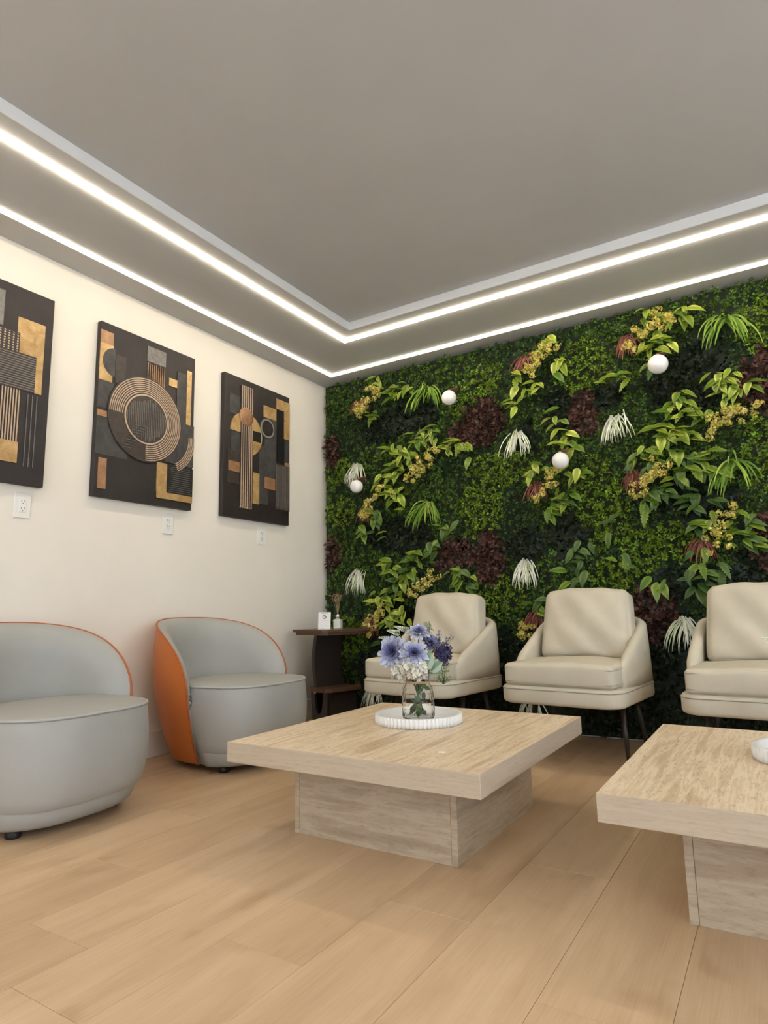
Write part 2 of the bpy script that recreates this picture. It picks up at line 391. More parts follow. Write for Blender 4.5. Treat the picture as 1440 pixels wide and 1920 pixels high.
# ------------------------------------------------------------------ armchairs by the green wall
def folds(seed, amp):
    q = random.Random(seed); ks = [(q.uniform(2, 7), q.uniform(1, 4), q.uniform(0, 6)) for _ in range(4)]
    def fn(x, y, z):
        w = max(0, 1-abs(x))**.3
        d = sum(math.sin(a*x*1.3+b*z*1.7+c) for a, b, c in ks)*amp*w
        return (0, -d if y < 0 else 0, d*.35)
    return fn
def armchair():
    r = empty('armchair')
    # platform
    def rounded_rect(hx, y0, y1, rad, n=6):
        pts = []
        for cx, cy, a0 in ((hx-rad, y1-rad, 0), (-hx+rad, y1-rad, 90), (-hx+rad, y0+rad, 180), (hx-rad, y0+rad, 270)):
            for i in range(n+1):
                a = math.radians(a0+90*i/n); pts.append((cx+rad*math.cos(a), cy+rad*math.sin(a)))
        return pts
    def slab(hx, y0, y1, rad, z0, z1, e=.018):
        V, F = [], []; n = None
        prof = [(e, z0), (.3*e, z0+.3*e), (0, z0+e), (0, (z0+z1)/2), (0, z1-e), (.3*e, z1-.3*e), (e, z1)]
        for ins, z in prof:
            p = rounded_rect(hx-ins, y0+ins, y1-ins, rad-ins*.5); n = len(p); V += [(a, b, z) for a, b in p]
        for j in range(len(prof)-1):
            for i in range(n): F.append((j*n+i, j*n+(i+1) % n, (j+1)*n+(i+1) % n, (j+1)*n+i))
        F.append(tuple(range(n-1, -1, -1))); F.append(tuple((len(prof)-1)*n+i for i in range(n)))
        return V, F, [(a, b, z1-e*.9) for a, b in rounded_rect(hx+.001, y0-.001, y1+.001, rad)]
    v, f, seam = slab(.322, -.380, .315, .095, .300, .392)
    pl = mk('platform', (v, f), LINEN, r, smooth=True)
    mk('seam', tube(seam, .0028, 5, True), SEAM, pl, smooth=True)
    # seat cushion with front corners and seams
    def sf(x, y, z): return (0, 0, .004*math.sin(3*x+1)*(z > 0))
    sc = mk('seat_cushion', cushion(.288, .250, .058, .022, 22, (.004, .012, .014), sf), LINEN, r, (0, -.112, .450), smooth=True)
    for zz in (.034, -.036):
        p = [(a, b, zz) for a, b in rounded_rect(.2885, -.2515, .2515, .026)]
        mk('seam', tube(p, .0028, 5, True), SEAM, sc, smooth=True)
    # wrap-around shell: arms rising to the back
    st = []
    n = 44
    for i in range(n+1):
        t = -1+2*i/n; s = abs(t); sg = 1 if t > 0 else -1
        if s > .42:                       # arm
            q = (s-.42)/.58; x = sg*(.295+.004*math.sin(q*PI)-.012*q*q); y = .225-q*.455
            top = .712-.215*q**1.05-.004*math.sin(q*PI)
        else:                             # back with rounded corner
            q = s/.42; ang = q**3
            x = sg*.295*(1-(1-q)**1.25) if q < 1 else sg*.295
            y = .225+.075*(1-q**4); top = .712+.045*(1-q*q)
        st.append((x, y, top))
    V, F = [], []
    m = 12
    P = [Vector((a, b, 0)) for a, b, _ in st]
    for i, (x, y, top) in enumerate(st):
        t = (P[min(i+1, n)]-P[max(i-1, 0)]).normalized(); nr = Vector((t.y, -t.x, 0))   # outward
        endf = min(1, min(i, n-i)/3.0); th = .029*(.55+.45*endf)
        top2 = top-(.02*(1-endf)); z0 = .388; fl = .012
        for j in range(m):
            if j <= 3: k = j/3; off = th*(1-.05*k); z = z0+(top2-.03-z0)*k
            elif j <= 8: a = (j-3)/5*PI; off = th*math.cos(a)*.95; z = top2-.03+.03*math.sin(a)
            else: k = (j-8)/3; off = -th*.95; z = top2-.03-(top2-.03-z0)*k
            lean = fl*(z-z0)/.3
            V.append((x+nr.x*(off+lean), y+nr.y*(off+lean), z))
    for i in range(n):
        for j in range(m): F.append((i*m+j, i*m+(j+1) % m, (i+1)*m+(j+1) % m, (i+1)*m+j))
    F.append(tuple(range(m))[::-1]); F.append(tuple(n*m+j for j in range(m)))
    mk('arm_shell', (V, F), LINEN, r, smooth=True)
    # back pillow
    fo = folds(5, .0050)
    def pf(x, y, z):
        a = fo(x, y, z); pinch = -.012*max(0, abs(z)-.6)*abs(x)
        return (x*.012*(-z), a[1]*(1 if y < 0 else 0), a[2]+(.012*math.cos(x*PI/2) if z > .2 else 0)*max(0, z)+pinch)
    mk('back_pillow', cushion(.250, .070, .195, .040, 24, (.004, .040, .004), pf), LINEN, r, (.012, .135, .690), (math.radians(-12), 0, 0), smooth=True)
    for sx in (-1, 1):
        for sy in (-1, 1):
            a = Vector((sx*.235, .045+sy*.125, .302)); b = Vector((sx*.265, .05+sy*.18, 0))
            mk('leg', tube([a, a.lerp(b, .5), b], [.017, .014, .009], 10), DARKLEG, r, smooth=True)
    return r
ac = armchair()
CH = [(1.228, -.495, -7, 'beige armchair behind the vase, beside the dark side table'),
      (2.128, -.500, -5, 'beige armchair in the middle of the row under the green wall'),
      (3.002, -.525, -3, 'beige armchair cut off by the right edge of the picture')]
for i, (x, y, a, lab) in enumerate(CH):
    o = ac if i == 0 else copy_tree(ac)
    o.location = (x, y, 0); o.rotation_euler = (0, 0, math.radians(a))
    tagit(o, lab, 'armchair', 'beige armchairs along the green wall')

# ------------------------------------------------------------------ barrel chairs by the left wall
def interp(tab, z):
    for (z0, k0), (z1, k1) in zip(tab, tab[1:]):
        if z <= z1: t = max(0, (z-z0)/(z1-z0)); t = t*t*(3-2*t) if False else t; return k0+(k1-k0)*t
    return tab[-1][1]
def barrel_chair():
    r = empty('barrel_chair')
    KO = [(.03, .70), (.07, .755), (.12, .81), (.2, .875), (.3, .935), (.4, .98), (.5, 1.0), (.6, 1.0), (.7, .98), (.80, .945)]
    a_, b_ = .425, .385; TH = math.radians(99); NE = 2.35
    def pt(th, k, z):
        c, q = math.cos(th), math.sin(th); rr = (abs(c)**NE+abs(q)**NE)**(-1/NE)
        return Vector((-a_*k*c*rr, b_*k*q*rr, z))
    def hgt(s): s = min(1, abs(s)); return .40+.372*(1-s**2.7)**(1/2.0)
    NI, NJ = 88, 24
    ss = [math.sin(PI/2*math.sin(PI/2*(-1+2*i/NI))) for i in range(NI+1)]
    Z0 = .035
    bc_ = [(-1, Z0+(hgt(1)-Z0)*j/20) for j in range(20)]+[(math.sin(PI/2*(-1+2*i/900)), hgt(math.sin(PI/2*(-1+2*i/900)))) for i in range(901)]+[(1, Z0+(hgt(1)-Z0)*j/20) for j in range(20)]
    BC = np.array([(u*TH*.40, z) for u, z in bc_])
    out = [[None]*(NJ+1) for _ in ss]; inn = [[None]*(NJ+1) for _ in ss]
    for i, s in enumerate(ss):
        h = hgt(s); th = s*TH
        for j in range(NJ+1):
            t = math.sin(PI/2*j/NJ); z = Z0+(h-Z0)*t; k = interp(KO, z)
            out[i][j] = pt(th, k, z)
            edge = j == NJ or i in (0, NI)
            dist = 0 if edge else float(np.sqrt(((BC-np.array((s*TH*.40, z)))**2).sum(1)).min())
            e = min(1, dist/.15); dk = .235*math.sqrt(max(0, 1-(1-e)**2))+.03*(1-abs(s))*max(0, .75-z)/.4*e
            inn[i][j] = pt(th, k-dk, z)
    def grid(G, flip):
        V = [tuple(p) for row in G for p in row]; F = []
        for i in range(NI):
            for j in range(NJ):
                q = (i*(NJ+1)+j, (i+1)*(NJ+1)+j, (i+1)*(NJ+1)+j+1, i*(NJ+1)+j+1); F.append(q if not flip else q[::-1])
        return V, F
    mk('outer_shell', grid(out, True), ORANGE, r, smooth=True)
    bo = [out[0][j] for j in range(NJ)]+[out[i][NJ] for i in range(NI+1)]+[out[NI][j] for j in range(NJ-1, -1, -1)]
    mk('inner_upholstery', grid(inn, False), GREYL, r, smooth=True)
    mk('piping', tube([tuple(p+(p-Vector((0, 0, p.z))).normalized()*.002) for p in bo], .0055, 6), OPIPE, r, smooth=True)
    # seat block
    def plan(kx, ky, n=3.0, cnt=72):
        pts = []
        for i in range(cnt):
            t = 2*PI*i/cnt; c, s = math.cos(t), math.sin(t)
            if c < 0: pts.append((.25*min(kx, 1)*c, .338*ky*math.copysign(abs(s)**(2/n), s) if abs(c) < .35 else .338*ky*s*1.02)); continue
            x = math.copysign(abs(c)**(2/n), c); y = math.copysign(abs(s)**(2/n), s)
            pts.append(((.385*kx if x > 0 else .27*min(kx, 1))*x, .338*ky*y))
        return pts
    prof = [(.105, .92, .93), (.115, .945, .95), (.15, .985, .975), (.22, 1.02, .995), (.30, 1.025, 1.0), (.37, 1.01, .995), (.415, .995, .985), (.428, .98, .97), (.436, .90, .90), (.442, .6, .6), (.445, .25, .25)]
    V, F = [], []; cnt = 72
    def tuck(x, y, z):
        lim = b_*interp(KO, z)-.020; t = min(1, max(0, (x-.06)/.16)); lim = lim+(.6-lim)*t*t
        return (x, math.copysign(min(abs(y), lim), y), z)
    for z, kx, ky in prof: V += [tuck(x, y, z) for x, y in plan(kx, ky)]
    for j in range(len(prof)-1):
        for i in range(cnt): F.append((j*cnt+i, j*cnt+(i+1) % cnt, (j+1)*cnt+(i+1) % cnt, (j+1)*cnt+i))
    F.append(tuple((len(prof)-1)*cnt+i for i in range(cnt)))
    seat = mk('seat', (V, F), GREYL, r, smooth=True)
    mk('piping', tube([(x, y, .427) for x, y in plan(.992, .982)], .0055, 6, True), GPIPE, seat, smooth=True)
    # base band
    prof = [(.032, .74, .80), (.036, .785, .84), (.05, .84, .875), (.075, .875, .895), (.100, .90, .91), (.108, .90, .91)]
    V, F = [], []
    for z, kx, ky in prof: V += [tuck(x, y*(1 if x > 0 else .93), z) for x, y in plan(kx, ky*1.04, 2.8)]
    for j in range(len(prof)-1):
        for i in range(cnt): F.append((j*cnt+i, j*cnt+(i+1) % cnt, (j+1)*cnt+(i+1) % cnt, (j+1)*cnt+i))
    F.append(tuple(range(cnt-1, -1, -1)))
    mk('base_band', (V, F), GREYL, r, smooth=True)
    for x, y in ((.17, .215), (.17, -.215), (-.16, .15), (-.16, -.15)):
        mk('foot', mv(lathe([(0, 0), (.024, 0), (.028, .006), (.028, .034), (0, .034)], 16), (x, y, 0)), BLACKP, r, smooth=True)
    return r
bc = barrel_chair()
for i, (x, y, a, lab) in enumerate([(.455, -2.550, 4, 'grey barrel chair with orange piping cut off by the left edge'),
                                    (.455, -1.485, 0, 'grey barrel chair with orange back shell in full view')]):
    o = bc if i == 0 else copy_tree(bc)
    o.location = (x, y, 0); o.rotation_euler = (0, 0, math.radians(a)); tagit(o, lab, 'barrel chair', 'two-tone barrel chairs along the wall')

# ------------------------------------------------------------------ pictures
M_CANV = mat_metal_paint('canvas_dark', (.009, .006, .006), (.026, .018, .017), 6, .55, 0)
M_SLATE = mat_metal_paint('print_slate', (.022, .020, .020), (.065, .062, .060), 14, .55, 0)
M_DARK = mat_metal_paint('print_dark_umber', (.020, .014, .012), (.055, .038, .030), 30, .5, 0)
M_GOLD = mat_metal_paint('print_gold', (.33, .19, .065), (.62, .42, .19), 16, .40, .25)
M_COPP = mat_metal_paint('print_copper', (.24, .115, .055), (.44, .25, .13), 16, .40, .25)
M_PALE = mat_metal_paint('print_pale_bronze', (.42, .29, .20), (.58, .43, .31), 60, .5, .1)
M_GREY = mat_metal_paint('print_grey', (.13, .12, .11), (.26, .24, .22), 40, .6, 0)
M_BLK = mat('print_black', (.006, .005, .005), .5)
class Picture:
    W_, H_ = .672, .995
    def __init__(s, y0, z0, label):
        s.r = empty('wall_art', (0.0, y0, z0)); tagit(s.r, label, 'wall art', 'abstract bronze and black pictures')
        s.n = 0
        mk('canvas', bbox(.002, .036, 0, s.W_, 0, s.H_, .002), M_CANV, s.r)
    def x(s): s.n += 1; return .036+.00035*s.n
    def rect(s, name, u0, v0, u1, v1, m):
        u0, u1 = sorted((u0, u1)); v0, v1 = sorted((v0, v1)); u0 = max(u0, .001); u1 = min(u1, s.W_-.001); v0 = max(v0, .001); v1 = min(v1, s.H_-.001)
        return mk(name, box(.034, s.x()+.001, u0, u1, v0, v1), m, s.r)
    def lines(s, name, u0, v0, u1, v1, n, m, w=.45, vert=True, jit=0):
        X = s.x()+.001; parts = []
        for i in range(n):
            if vert:
                p = (u1-u0)/n; a = u0+p*(i+.5-w/2); j = jit*rnd.random()
                parts.append(box(.034, X, a, a+p*w, v0+j, v1-j*.5))
            else:
                p = (v1-v0)/n; a = v0+p*(i+.5-w/2); j = jit*rnd.random()
                parts.append(box(.034, X, u0+j, u1-j, a, a+p*w))
        return mk(name, join(*parts), m, s.r)
    def arc(s, uc, vc, r0, r1, a0, a1, n=48, ky=1.0):
        X = s.x()+.001; V, F = [], []
        for i in range(n+1):
            a = math.radians(a0+(a1-a0)*i/n); c, q = math.cos(a), math.sin(a)
            for rr in (r0, r1):
                for xx in (.034, X): V.append((xx, uc+rr*c, vc+rr*q*ky))
        for i in range(n):
            b = i*4; d = b+4
            F += [(b+1, b+3, d+3, d+1), (b+3, b+2, d+2, d+3), (b, b+1, d+1, d)]
        u = [p[1] for p in V]
        V = [(p[0], min(max(p[1], .001), s.W_-.001), p[2]) for p in V]
        return V, F
    def disc(s, name, uc, vc, r, m, ky=1.0, a0=0, a1=360): return mk(name, s.arc(uc, vc, .0005, r, a0, a1, 56, ky), m, s.r)
# left picture (its left part is outside the frame)
p = Picture(-3.058, 1.433, 'abstract wall art with ribbed block, cut off by the left edge')
p.rect('gold_panel', .495, .47, .631, .838, M_GOLD); p.rect('grey_panel', .20, .766, .425, .945, M_GREY)
p.rect('woven_panel', .28, .62, .509, .755, M_DARK); p.lines('weave', .28, .63, .509, .75, 11, M_PALE, .35); p.lines('weave', .28, .63, .509, .75, 9, M_DARK, .4, False)
p.rect('ribbed_panel', .18, .467, .595, .655, M_DARK); p.lines('rib', .18, .47, .595, .65, 15, M_GREY, .32, False, .004)
p.lines('gold_line', .437, .204, .53, .465, 7, M_PALE, .42); p.rect('gold_square', .440, .10, .533, .204, M_GOLD)
p.lines('scratch', .555, .09, .622, .455, 3, M_GREY, .10); p.rect('slate_panel', .05, .10, .30, .40, M_SLATE); p.disc('bronze_disc', .20, .40, .11, M_COPP)
# middle picture
p = Picture(-2.118, 1.433, 'abstract wall art with a large ribbed ring, between the other two')
p.rect('slate_panel', 0, .499, .095, .655, M_SLATE); p.rect('slate_panel', 0, .235, .20, .455, M_SLATE)
p.rect('copper_panel', 0, .868, .08, .945, M_COPP); p.rect('gold_panel', 0, .655, .082, .870, M_GOLD)
p.disc('dark_half_disc', .098, .775, .080, M_SLATE, 1.05, 90, 270)
p.rect('umber_panel', .10, .66, .165, .83, M_DARK)
p.rect('copper_bar', 0, .448, .065, .482, M_COPP); p.rect('copper_strip', .022, .045, .072, .215, M_COPP)
p.rect('grey_panel', .307, .86, .440, .955, M_GREY); p.lines('pale_line', .307, .70, .440, .86, 9, M_COPP, .28, True, .03)
p.rect('gold_tag', .469, .755, .540, .805, M_GOLD); p.rect('slate_bar', .530, .54, .603, .865, M_SLATE); p.rect('gold_bar', .606, .45, .643, .895, M_GOLD)
p.rect('slate_panel', .45, .27, .672, .54, M_SLATE)
p.rect('gold_corner', .402, .045, .474, .26, M_GOLD); p.rect('gold_corner', .402, .045, .672, .085, M_GOLD)
p.rect('dark_panel', .474, .085, .672, .262, M_BLK); p.lines('scratch', .485, .09, .672, .255, 13, M_GREY, .14, False, .03)
for q in range(5): mk('striped_arc', p.arc(.44, .44, .19+q*.011, .195+q*.011, -62, 5, 24), M_PALE, p.r)
p.disc('dark_ring_base', .313, .497, .255, M_DARK)
for q in range(8):
    rr = .158+q*.0118
    mk('gold_ring', p.arc(.313, .497, rr, rr+.0056, -90, 180, 72), M_PALE, p.r)
p.disc('dark_disc', .313, .497, .143, M_DARK); mk('gold_rim', p.arc(.313, .497, .141, .150, 0, 360, 72), M_PALE, p.r)
V_ = []
Xl = p.x()+.001
for i in range(22):
    u = -.132+i*.0125; hh = math.sqrt(max(0, .135**2-u*u))
    V_.append(box(.034, Xl, .313+u, .313+u+.0022, .497-hh*(.75+.25*rnd.random()), .497+hh*(.75+.25*rnd.random())))
mk('thin_line', join(*V_), M_GREY, p.r)
for i in range(10): p.lines('brush_mark', .16+.008*i, .30+.016*i, .21+.012*i, .306+.016*i, 1, M_GREY, .3, False)
# right picture
p = Picture(-1.188, 1.433, 'abstract wall art with a bronze disc on strings, nearest the green wall')
for n_, q in (('slate_panel', (.049, .719, .150, .858)), ('slate_panel', (.068, .43, .156, .615)), ('slate_panel', (.344, .125, .436, .555)), ('slate_panel', (.397, .33, .522, .78)), ('slate_panel', (.614, .48, .675, .66))):
    p.rect(n_, *q, M_SLATE)
p.rect('umber_panel', .038, .23, .164, .463, M_DARK); p.rect('copper_panel', .045, .315, .161, .385, M_COPP)
p.rect('gold_panel', .280, .118, .346, .340, M_GOLD); p.rect('gold_panel', .383, .772, .520, .860, M_GOLD); p.rect('copper_panel', .400, .243, .513, .328, M_COPP)
p.rect('black_bar', .532, .46, .613, .875, M_BLK); p.rect('gold_panel', .521, .868, .672, .948, M_GOLD); p.rect('gold_panel', .605, .655, .672, .878, M_GOLD)
p.rect('copper_tag', .618, .440, .672, .474, M_COPP)
p.rect('ribbed_panel', .516, .105, .672, .445, M_DARK); p.lines('rib', .516, .11, .672, .445, 12, M_GREY, .26, True, .03)
mk('gold_quarter', p.arc(.210, .600, .0005, .155, 90, 180, 24), M_GOLD, p.r)
mk('gold_quarter', p.arc(.210, .600, .0005, .155, 18, 90, 24), M_GOLD, p.r)
mk('gold_quarter', p.arc(.210, .600, .0005, .155, -90, -15, 24), M_GOLD, p.r)
mk('gold_rim', p.arc(.210, .600, .148, .155, -15, 18, 12), M_PALE, p.r)
p.rect('black_block', .262, .565, .352, .64, M_BLK)
mk('grey_ring', p.arc(.421, .690, .058, .072, 0, 360, 40), M_GREY, p.r); p.disc('dark_disc', .421, .690, .058, M_BLK)
p.lines('grid_line', .385, .65, .457, .73, 7, M_DARK, .3); p.lines('grid_line', .380, .655, .462, .725, 7, M_DARK, .3, False)
p.rect('string_bed', .150, .08, .270, .94, M_DARK); p.lines('string', .150, .072, .270, .945, 6, M_PALE, .38)
X_ = p.x()
dv, df = lathe([(0, .012), (.03, .0115), (.05, .009), (.062, .005), (.068, .0)], 40)
mk('bronze_disc', ([(X_+z, .200+a, .722+b) for a, b, z in dv], [f[::-1] for f in df]), M_COPP, p.r, smooth=True)

# ------------------------------------------------------------------ wall outlets
def outlet(y, z, label):
    r = empty('wall_outlet', (0, y, z)); tagit(r, label, 'outlet', 'white wall outlets under the pictures')
    mk('cover_plate', bbox(.0, .006, -.041, .041, -.063, .063, .003), WHITEP, r)
    mk('socket_face', bbox(.004, .0085, -.018, .018, -.034, .034, .0015), WHITEP, r)
    for dz in (-.018, .018):
        for dy, hh in ((-.007, .006), (.007, .0045)):
            mk('slot', box(.0075, .0088, dy-.0013, dy+.0013, dz-hh+.004, dz+hh+.004), SLOT, r)
        mk('slot', box(.0075, .0088, -.0024, .0024, dz-.010, dz-.0055), SLOT, r)
outlet(-2.464, 1.336, 'white double outlet under the picture at the left edge')
outlet(-1.593, 1.336, 'white double outlet under the middle picture')
outlet(-.773, 1.334, 'white double outlet under the picture nearest the green wall')

# ------------------------------------------------------------------ side table with card and diffuser
ST = empty('side_table', (.305, -.345, 0), math.radians(-13)); tagit(ST, 'dark wooden side table in the corner by the green wall', 'side table')
def octo(hx, hy, c): return [(hx-c, -hy), (hx, -hy+c), (hx, hy-c), (hx-c, hy), (-hx+c, hy), (-hx, hy-c), (-hx, -hy+c), (-hx+c, -hy)]
def oprism(poly, z0, z1): return prism(poly, z0, z1)
mk('table_top', oprism(octo(.192, .235, .03), .649, .667), WALNUT, ST)
mk('top_molding', oprism(octo(.176, .218, .03), .629, .649), WALNUT, ST)
def curved_panel(xc, bow, y0, y1, z0, z1, t, n=14, taper=0):
    V, F = [], []
    for i in range(n+1):
        k = i/n; z = z0+(z1-z0)*k; x = xc-bow*math.sin(PI*k)
        tp = taper*(1-k)
        V += [(x, y0+tp, z), (x+t, y0+tp, z), (x+t, y1-tp, z), (x, y1-tp, z)]
    for i in range(n):
        b = i*4; d = b+4
        for j in range(4): F.append((b+j, b+(j+1) % 4, d+(j+1) % 4, d+j))
    F.append((3, 2, 1, 0)); F.append((n*4, n*4+1, n*4+2, n*4+3)); return V, F
mk('column_panel', curved_panel(-.055, .034, -.12, .13, .262, .629, .032), EBONY, ST, smooth=False)
mk('lower_shelf', oprism([(.12, -.17), (.15, -.13), (.15, .14), (.12, .17), (-.09, .17), (-.13, .13), (-.13, -.10), (-.09, -.14), (-.04, -.175), (.04, -.185)], .238, .262), WALNUT, ST)
mk('shelf_knob', mv(lathe([(0, -.008), (.006, -.006), (.008, 0), (.006, .006), (0, .008)], 10), (.035, -.19, .236)), COPPER, ST, smooth=True)
# lower box: tapering sides, front with a U cut-out
def lower_front():
    V, F = [], []; n = 12; zt, zb = .238, .0
    outer_t, outer_b = .092, .066
    def ow(z): return outer_b+(outer_t-outer_b)*math.sin(PI/2*min(1, z/zt))
    us = []
    for i in range(n+1):                       # U curve
        a = PI+PI*i/n; us.append((.045*math.cos(a)*1.0-.005, .185+.105*math.sin(a) if True else 0))
    for y in (-.125, -.105):
        base = len(V)
        zs = [zt]+[u[1] for u in us]
        for i, (ux, uz) in enumerate(us):
            k = i/n; V.append((ux, y, max(uz, .02) if 0 < i < n else zt))
        for i in range(n+1):
            t = i/n
            if t < .35: z = zt*(1-t/.35); xo = -ow(z)
            elif t <= .65: q = (t-.35)/.3; z = 0; xo = -outer_b+2*outer_b*q
            else: z = zt*((t-.65)/.35); xo = ow(z)
            V.append((xo, y, z))
        for i in range(n):
            q = (base+i, base+i+1, base+n+1+i+1, base+n+1+i); F.append(q if y < -.11 else q[::-1])
    h = len(V)//2
    for i in range(n): F.append((i, h+i, h+i+1, i+1)); F.append((n+1+i, n+2+i, h+n+2+i, h+n+1+i))
    return V, F
mk('base_front', lower_front(), EBONY, ST)
mk('base_side', curved_panel(.068, -.012, -.105, .14, 0, .238, .022), EBONY, ST)
mk('base_side', curved_panel(-.088, .012, -.105, .14, 0, .238, .022), EBONY, ST)
mk('base_back', box(-.066, .066, .12, .14, 0, .238), EBONY, ST)
card = empty('table_sign', (.300, -.435, .667), math.radians(22)); tagit(card, 'small white card with a round letter G on the side table', 'sign')
tl = math.radians(8)
cb = mk('card', bbox(-.046, .046, -.002, .002, 0, .122, .0008), PAPER, card, (0, 0, 0), (-tl, 0, 0))
mk('card_foot', bbox(-.046, .046, .0, .045, 0, .003, .0008), PAPER, card)
gv, gf = [], []
def flat_arc(r0, r1, a0, a1, n, cx, cz, y):
    V = []
    for i in range(n+1):
        a = math.radians(a0+(a1-a0)*i/n)
        V += [(cx+r0*math.cos(a), y, cz+r0*math.sin(a)), (cx+r1*math.cos(a), y, cz+r1*math.sin(a))]
    return V, [(2*i, 2*i+1, 2*i+3, 2*i+2) for i in range(n)]
letter = join(flat_arc(.0095, .0145, 45, 360, 28, 0, .088, -.0024), box(0, .0145, -.0025, -.0022, .0855, .0902))
mk('letter_mark', letter, INK, cb)
mk('print_line', join(*[box(-.026+i*.0075, -.021+i*.0075, -.0025, -.0022, .1095, .1125) for i in range(7)]), mat('grey_print', (.25, .25, .25), .6), cb)
mk('print_line', join(*[box(-.024+i*.011, -.017+i*.011, -.0025, -.0022, .062, .064) for i in range(5)]), mat('pale_print', (.5, .48, .46), .6), cb)
df_ = empty('reed_diffuser', (.335, -.315, .667), .3); tagit(df_, 'glass reed diffuser with dried flowers behind the white card', 'diffuser')
mk('wax_jar', bbox(-.028, .028, -.028, .028, 0, .068, .005, 2), FROST, df_)
mk('neck', mv(lathe([(0, 0), (.016, 0), (.016, .034), (.013, .036), (0, .036)], 16), (0, 0, .068)), CHROME, df_, smooth=True)
prs = random.Random(9); stems = []; fl = []
for i in range(11):
    a = prs.uniform(0, 2*PI); sp = prs.uniform(.015, .05); q = (math.cos(a)*sp, math.sin(a)*sp, .235+prs.uniform(-.03, .03))
    stems.append(tube([(0, 0, .10), (q[0]*.5, q[1]*.5, .17), q], .0011, 4)); fl.append(q)
mk('reeds', join(*stems), DRY, df_)
def blob_flowers(pts, r, cols, per, name, m, parent, seed=1, loc=None):
    q = random.Random(seed); V, F, C = [], [], []
    for p in pts:
        for _ in range(per):
            d = Vector((q.gauss(0, 1), q.gauss(0, 1), q.gauss(0, 1))).normalized()
            c = Vector(p)+d*r*q.uniform(.6, 1.6); s = r*q.uniform(.35, .6); n = len(V); u = d.orthogonal().normalized(); w = d.cross(u); ph = q.uniform(0, 2)
            col = q.choice(cols); k = q.uniform(.75, 1.15)
            for j in range(4):
                a = ph+j*PI/2; t = u*math.cos(a)+w*math.sin(a); t2 = u*math.cos(a+.6)+w*math.sin(a+.6); t3 = u*math.cos(a-.6)+w*math.sin(a-.6)
                b = len(V); V += [tuple(c), tuple(c+t2*s*.7+d*s*.25), tuple(c+t*s*1.15+d*s*.45), tuple(c+t3*s*.7+d*s*.25)]
                F.append((b, b+1, b+2, b+3)); C += [tuple(x*k*.8 for x in col)]+[tuple(x*k for x in col)]*3
    return colmesh(name, V, F, C, m, parent, loc)
blob_flowers(fl, .011, [(.42, .25, .14), (.50, .36, .22), (.33, .17, .09)], 8, 'dried_blossoms', PETAL, df_, 4)

# ------------------------------------------------------------------ living green wall
MAT_X1 = 4.5
back = mk('hedge_backing', box(.02, MAT_X1, -.03, -.001, .012, H-.012), BACKING)
tagit(back, 'dark mesh backing behind the wall foliage', 'backing')
LIMEP = [(1.31, 2.30, .17, .14), (1.45, 2.40, .16, .12), (2.17, 2.36, .15, .19), (2.10, 2.26, .14, .12), (1.53, 1.74, .24, .14), (1.40, 1.47, .18, .22), (2.54, 1.17, .30, .12), (2.33, .98, .24, .12),
         (3.20, 2.36, .16, .20), (3.12, 1.62, .13, .22), (2.19, 1.45, .16, .30), (.20, 1.90, .14, .10), (.20, 1.57, .15, .14), (1.49, .88, .20, .14), (3.15, .90, .2, .12), (.25, .62, .2, .15), (2.2, .62, .2, .2), (3.8, 1.9, .3, .25), (4.1, 1.2, .3, .3)]
DARKP = [(.73, 2.22, .26, .13), (.54, 2.18, .16, .10), (.95, 2.24, .14, .12), (2.74, 2.12, .24, .20), (2.86, 2.20, .14, .20), (.66, 1.36, .22, .14), (.86, 1.30, .18, .14), (2.80, 1.36, .16, .16), (1.98, 2.10, .10, .16), (1.98, 1.24, .14, .14),
         (.69, .55, .26, .34), (2.66, .93, .26, .10), (1.72, 1.20, .14, .12), (2.4, .35, 1.6, .36), (1.2, .35, .9, .30), (2.55, .58, .2, .2), (3.0, .95, .12, .14), (2.28, 2.12, .12, .10), (2.6, 1.45, .10, .10), (1.75, 1.95, .08, .12), (3.6, 1.4, .25, .3)]
BROWNP = [(1.24, 2.03, .10, .11, 'brown-red leaf patch left of the larger one under the top middle lamp'), (1.43, 2.09, .15, .19, 'large brown-red leaf patch below the lamp on the bright green'),
          (1.18, 1.17, .15, .13, 'brown-red leaf patch above the armchair behind the vase'), (1.44, 1.14, .12, .19, 'brown-red leaf patch left of the white tuft over the armchairs'),
          (.10, 2.08, .09, .13, 'upper brown-red leaf patch against the wall corner'), (.09, 1.26, .09, .15, 'lower brown-red leaf patch against the wall corner'),
          (2.13, 2.04, .10, .15, 'brown-red leaf patch left of the hanging white tuft at the top'), (3.15, 2.06, .12, .19, 'brown-red leaf patch at the right edge near the ceiling'),
          (3.10, 1.14, .10, .18, 'brown-red leaf patch at the right edge above the armchair'), (2.46, .74, .12, .17, 'dark brown-red leaf patch between two armchairs')]
sp = .034
gx, gz = np.meshgrid(np.arange(.05, MAT_X1, sp), np.arange(.05, H-.03, sp))
X = gx.ravel()+rng.uniform(-.013, .013, gx.size); Z = gz.ravel()+rng.uniform(-.013, .013, gx.size)
def fbm(x, z, f, seed):
    q = np.random.default_rng(seed); o = np.zeros_like(x)
    for i in range(7):
        a = q.uniform(0, 2*PI); k = f*q.uniform(.6, 1.7); o += np.sin(k*(x*np.cos(a)+z*np.sin(a))+q.uniform(0, 6.3))
    return o/3.7
wob = .25*fbm(X, Z, 22, 5)
def inside(px, pz, rx, rz): return ((X-px)/rx)**2+((Z-pz)/rz)**2 < (1+wob)
typ = np.where(fbm(X, Z, 6, 8) > .25, 4, 0)
for a in LIMEP: typ[inside(*a)] = 1
for a in DARKP: typ[inside(*a)] = 2
brown = np.full(X.size, -1)
for i, a in enumerate(BROWNP):
    k = inside(*a[:4]); typ[k] = 3; brown[k] = i
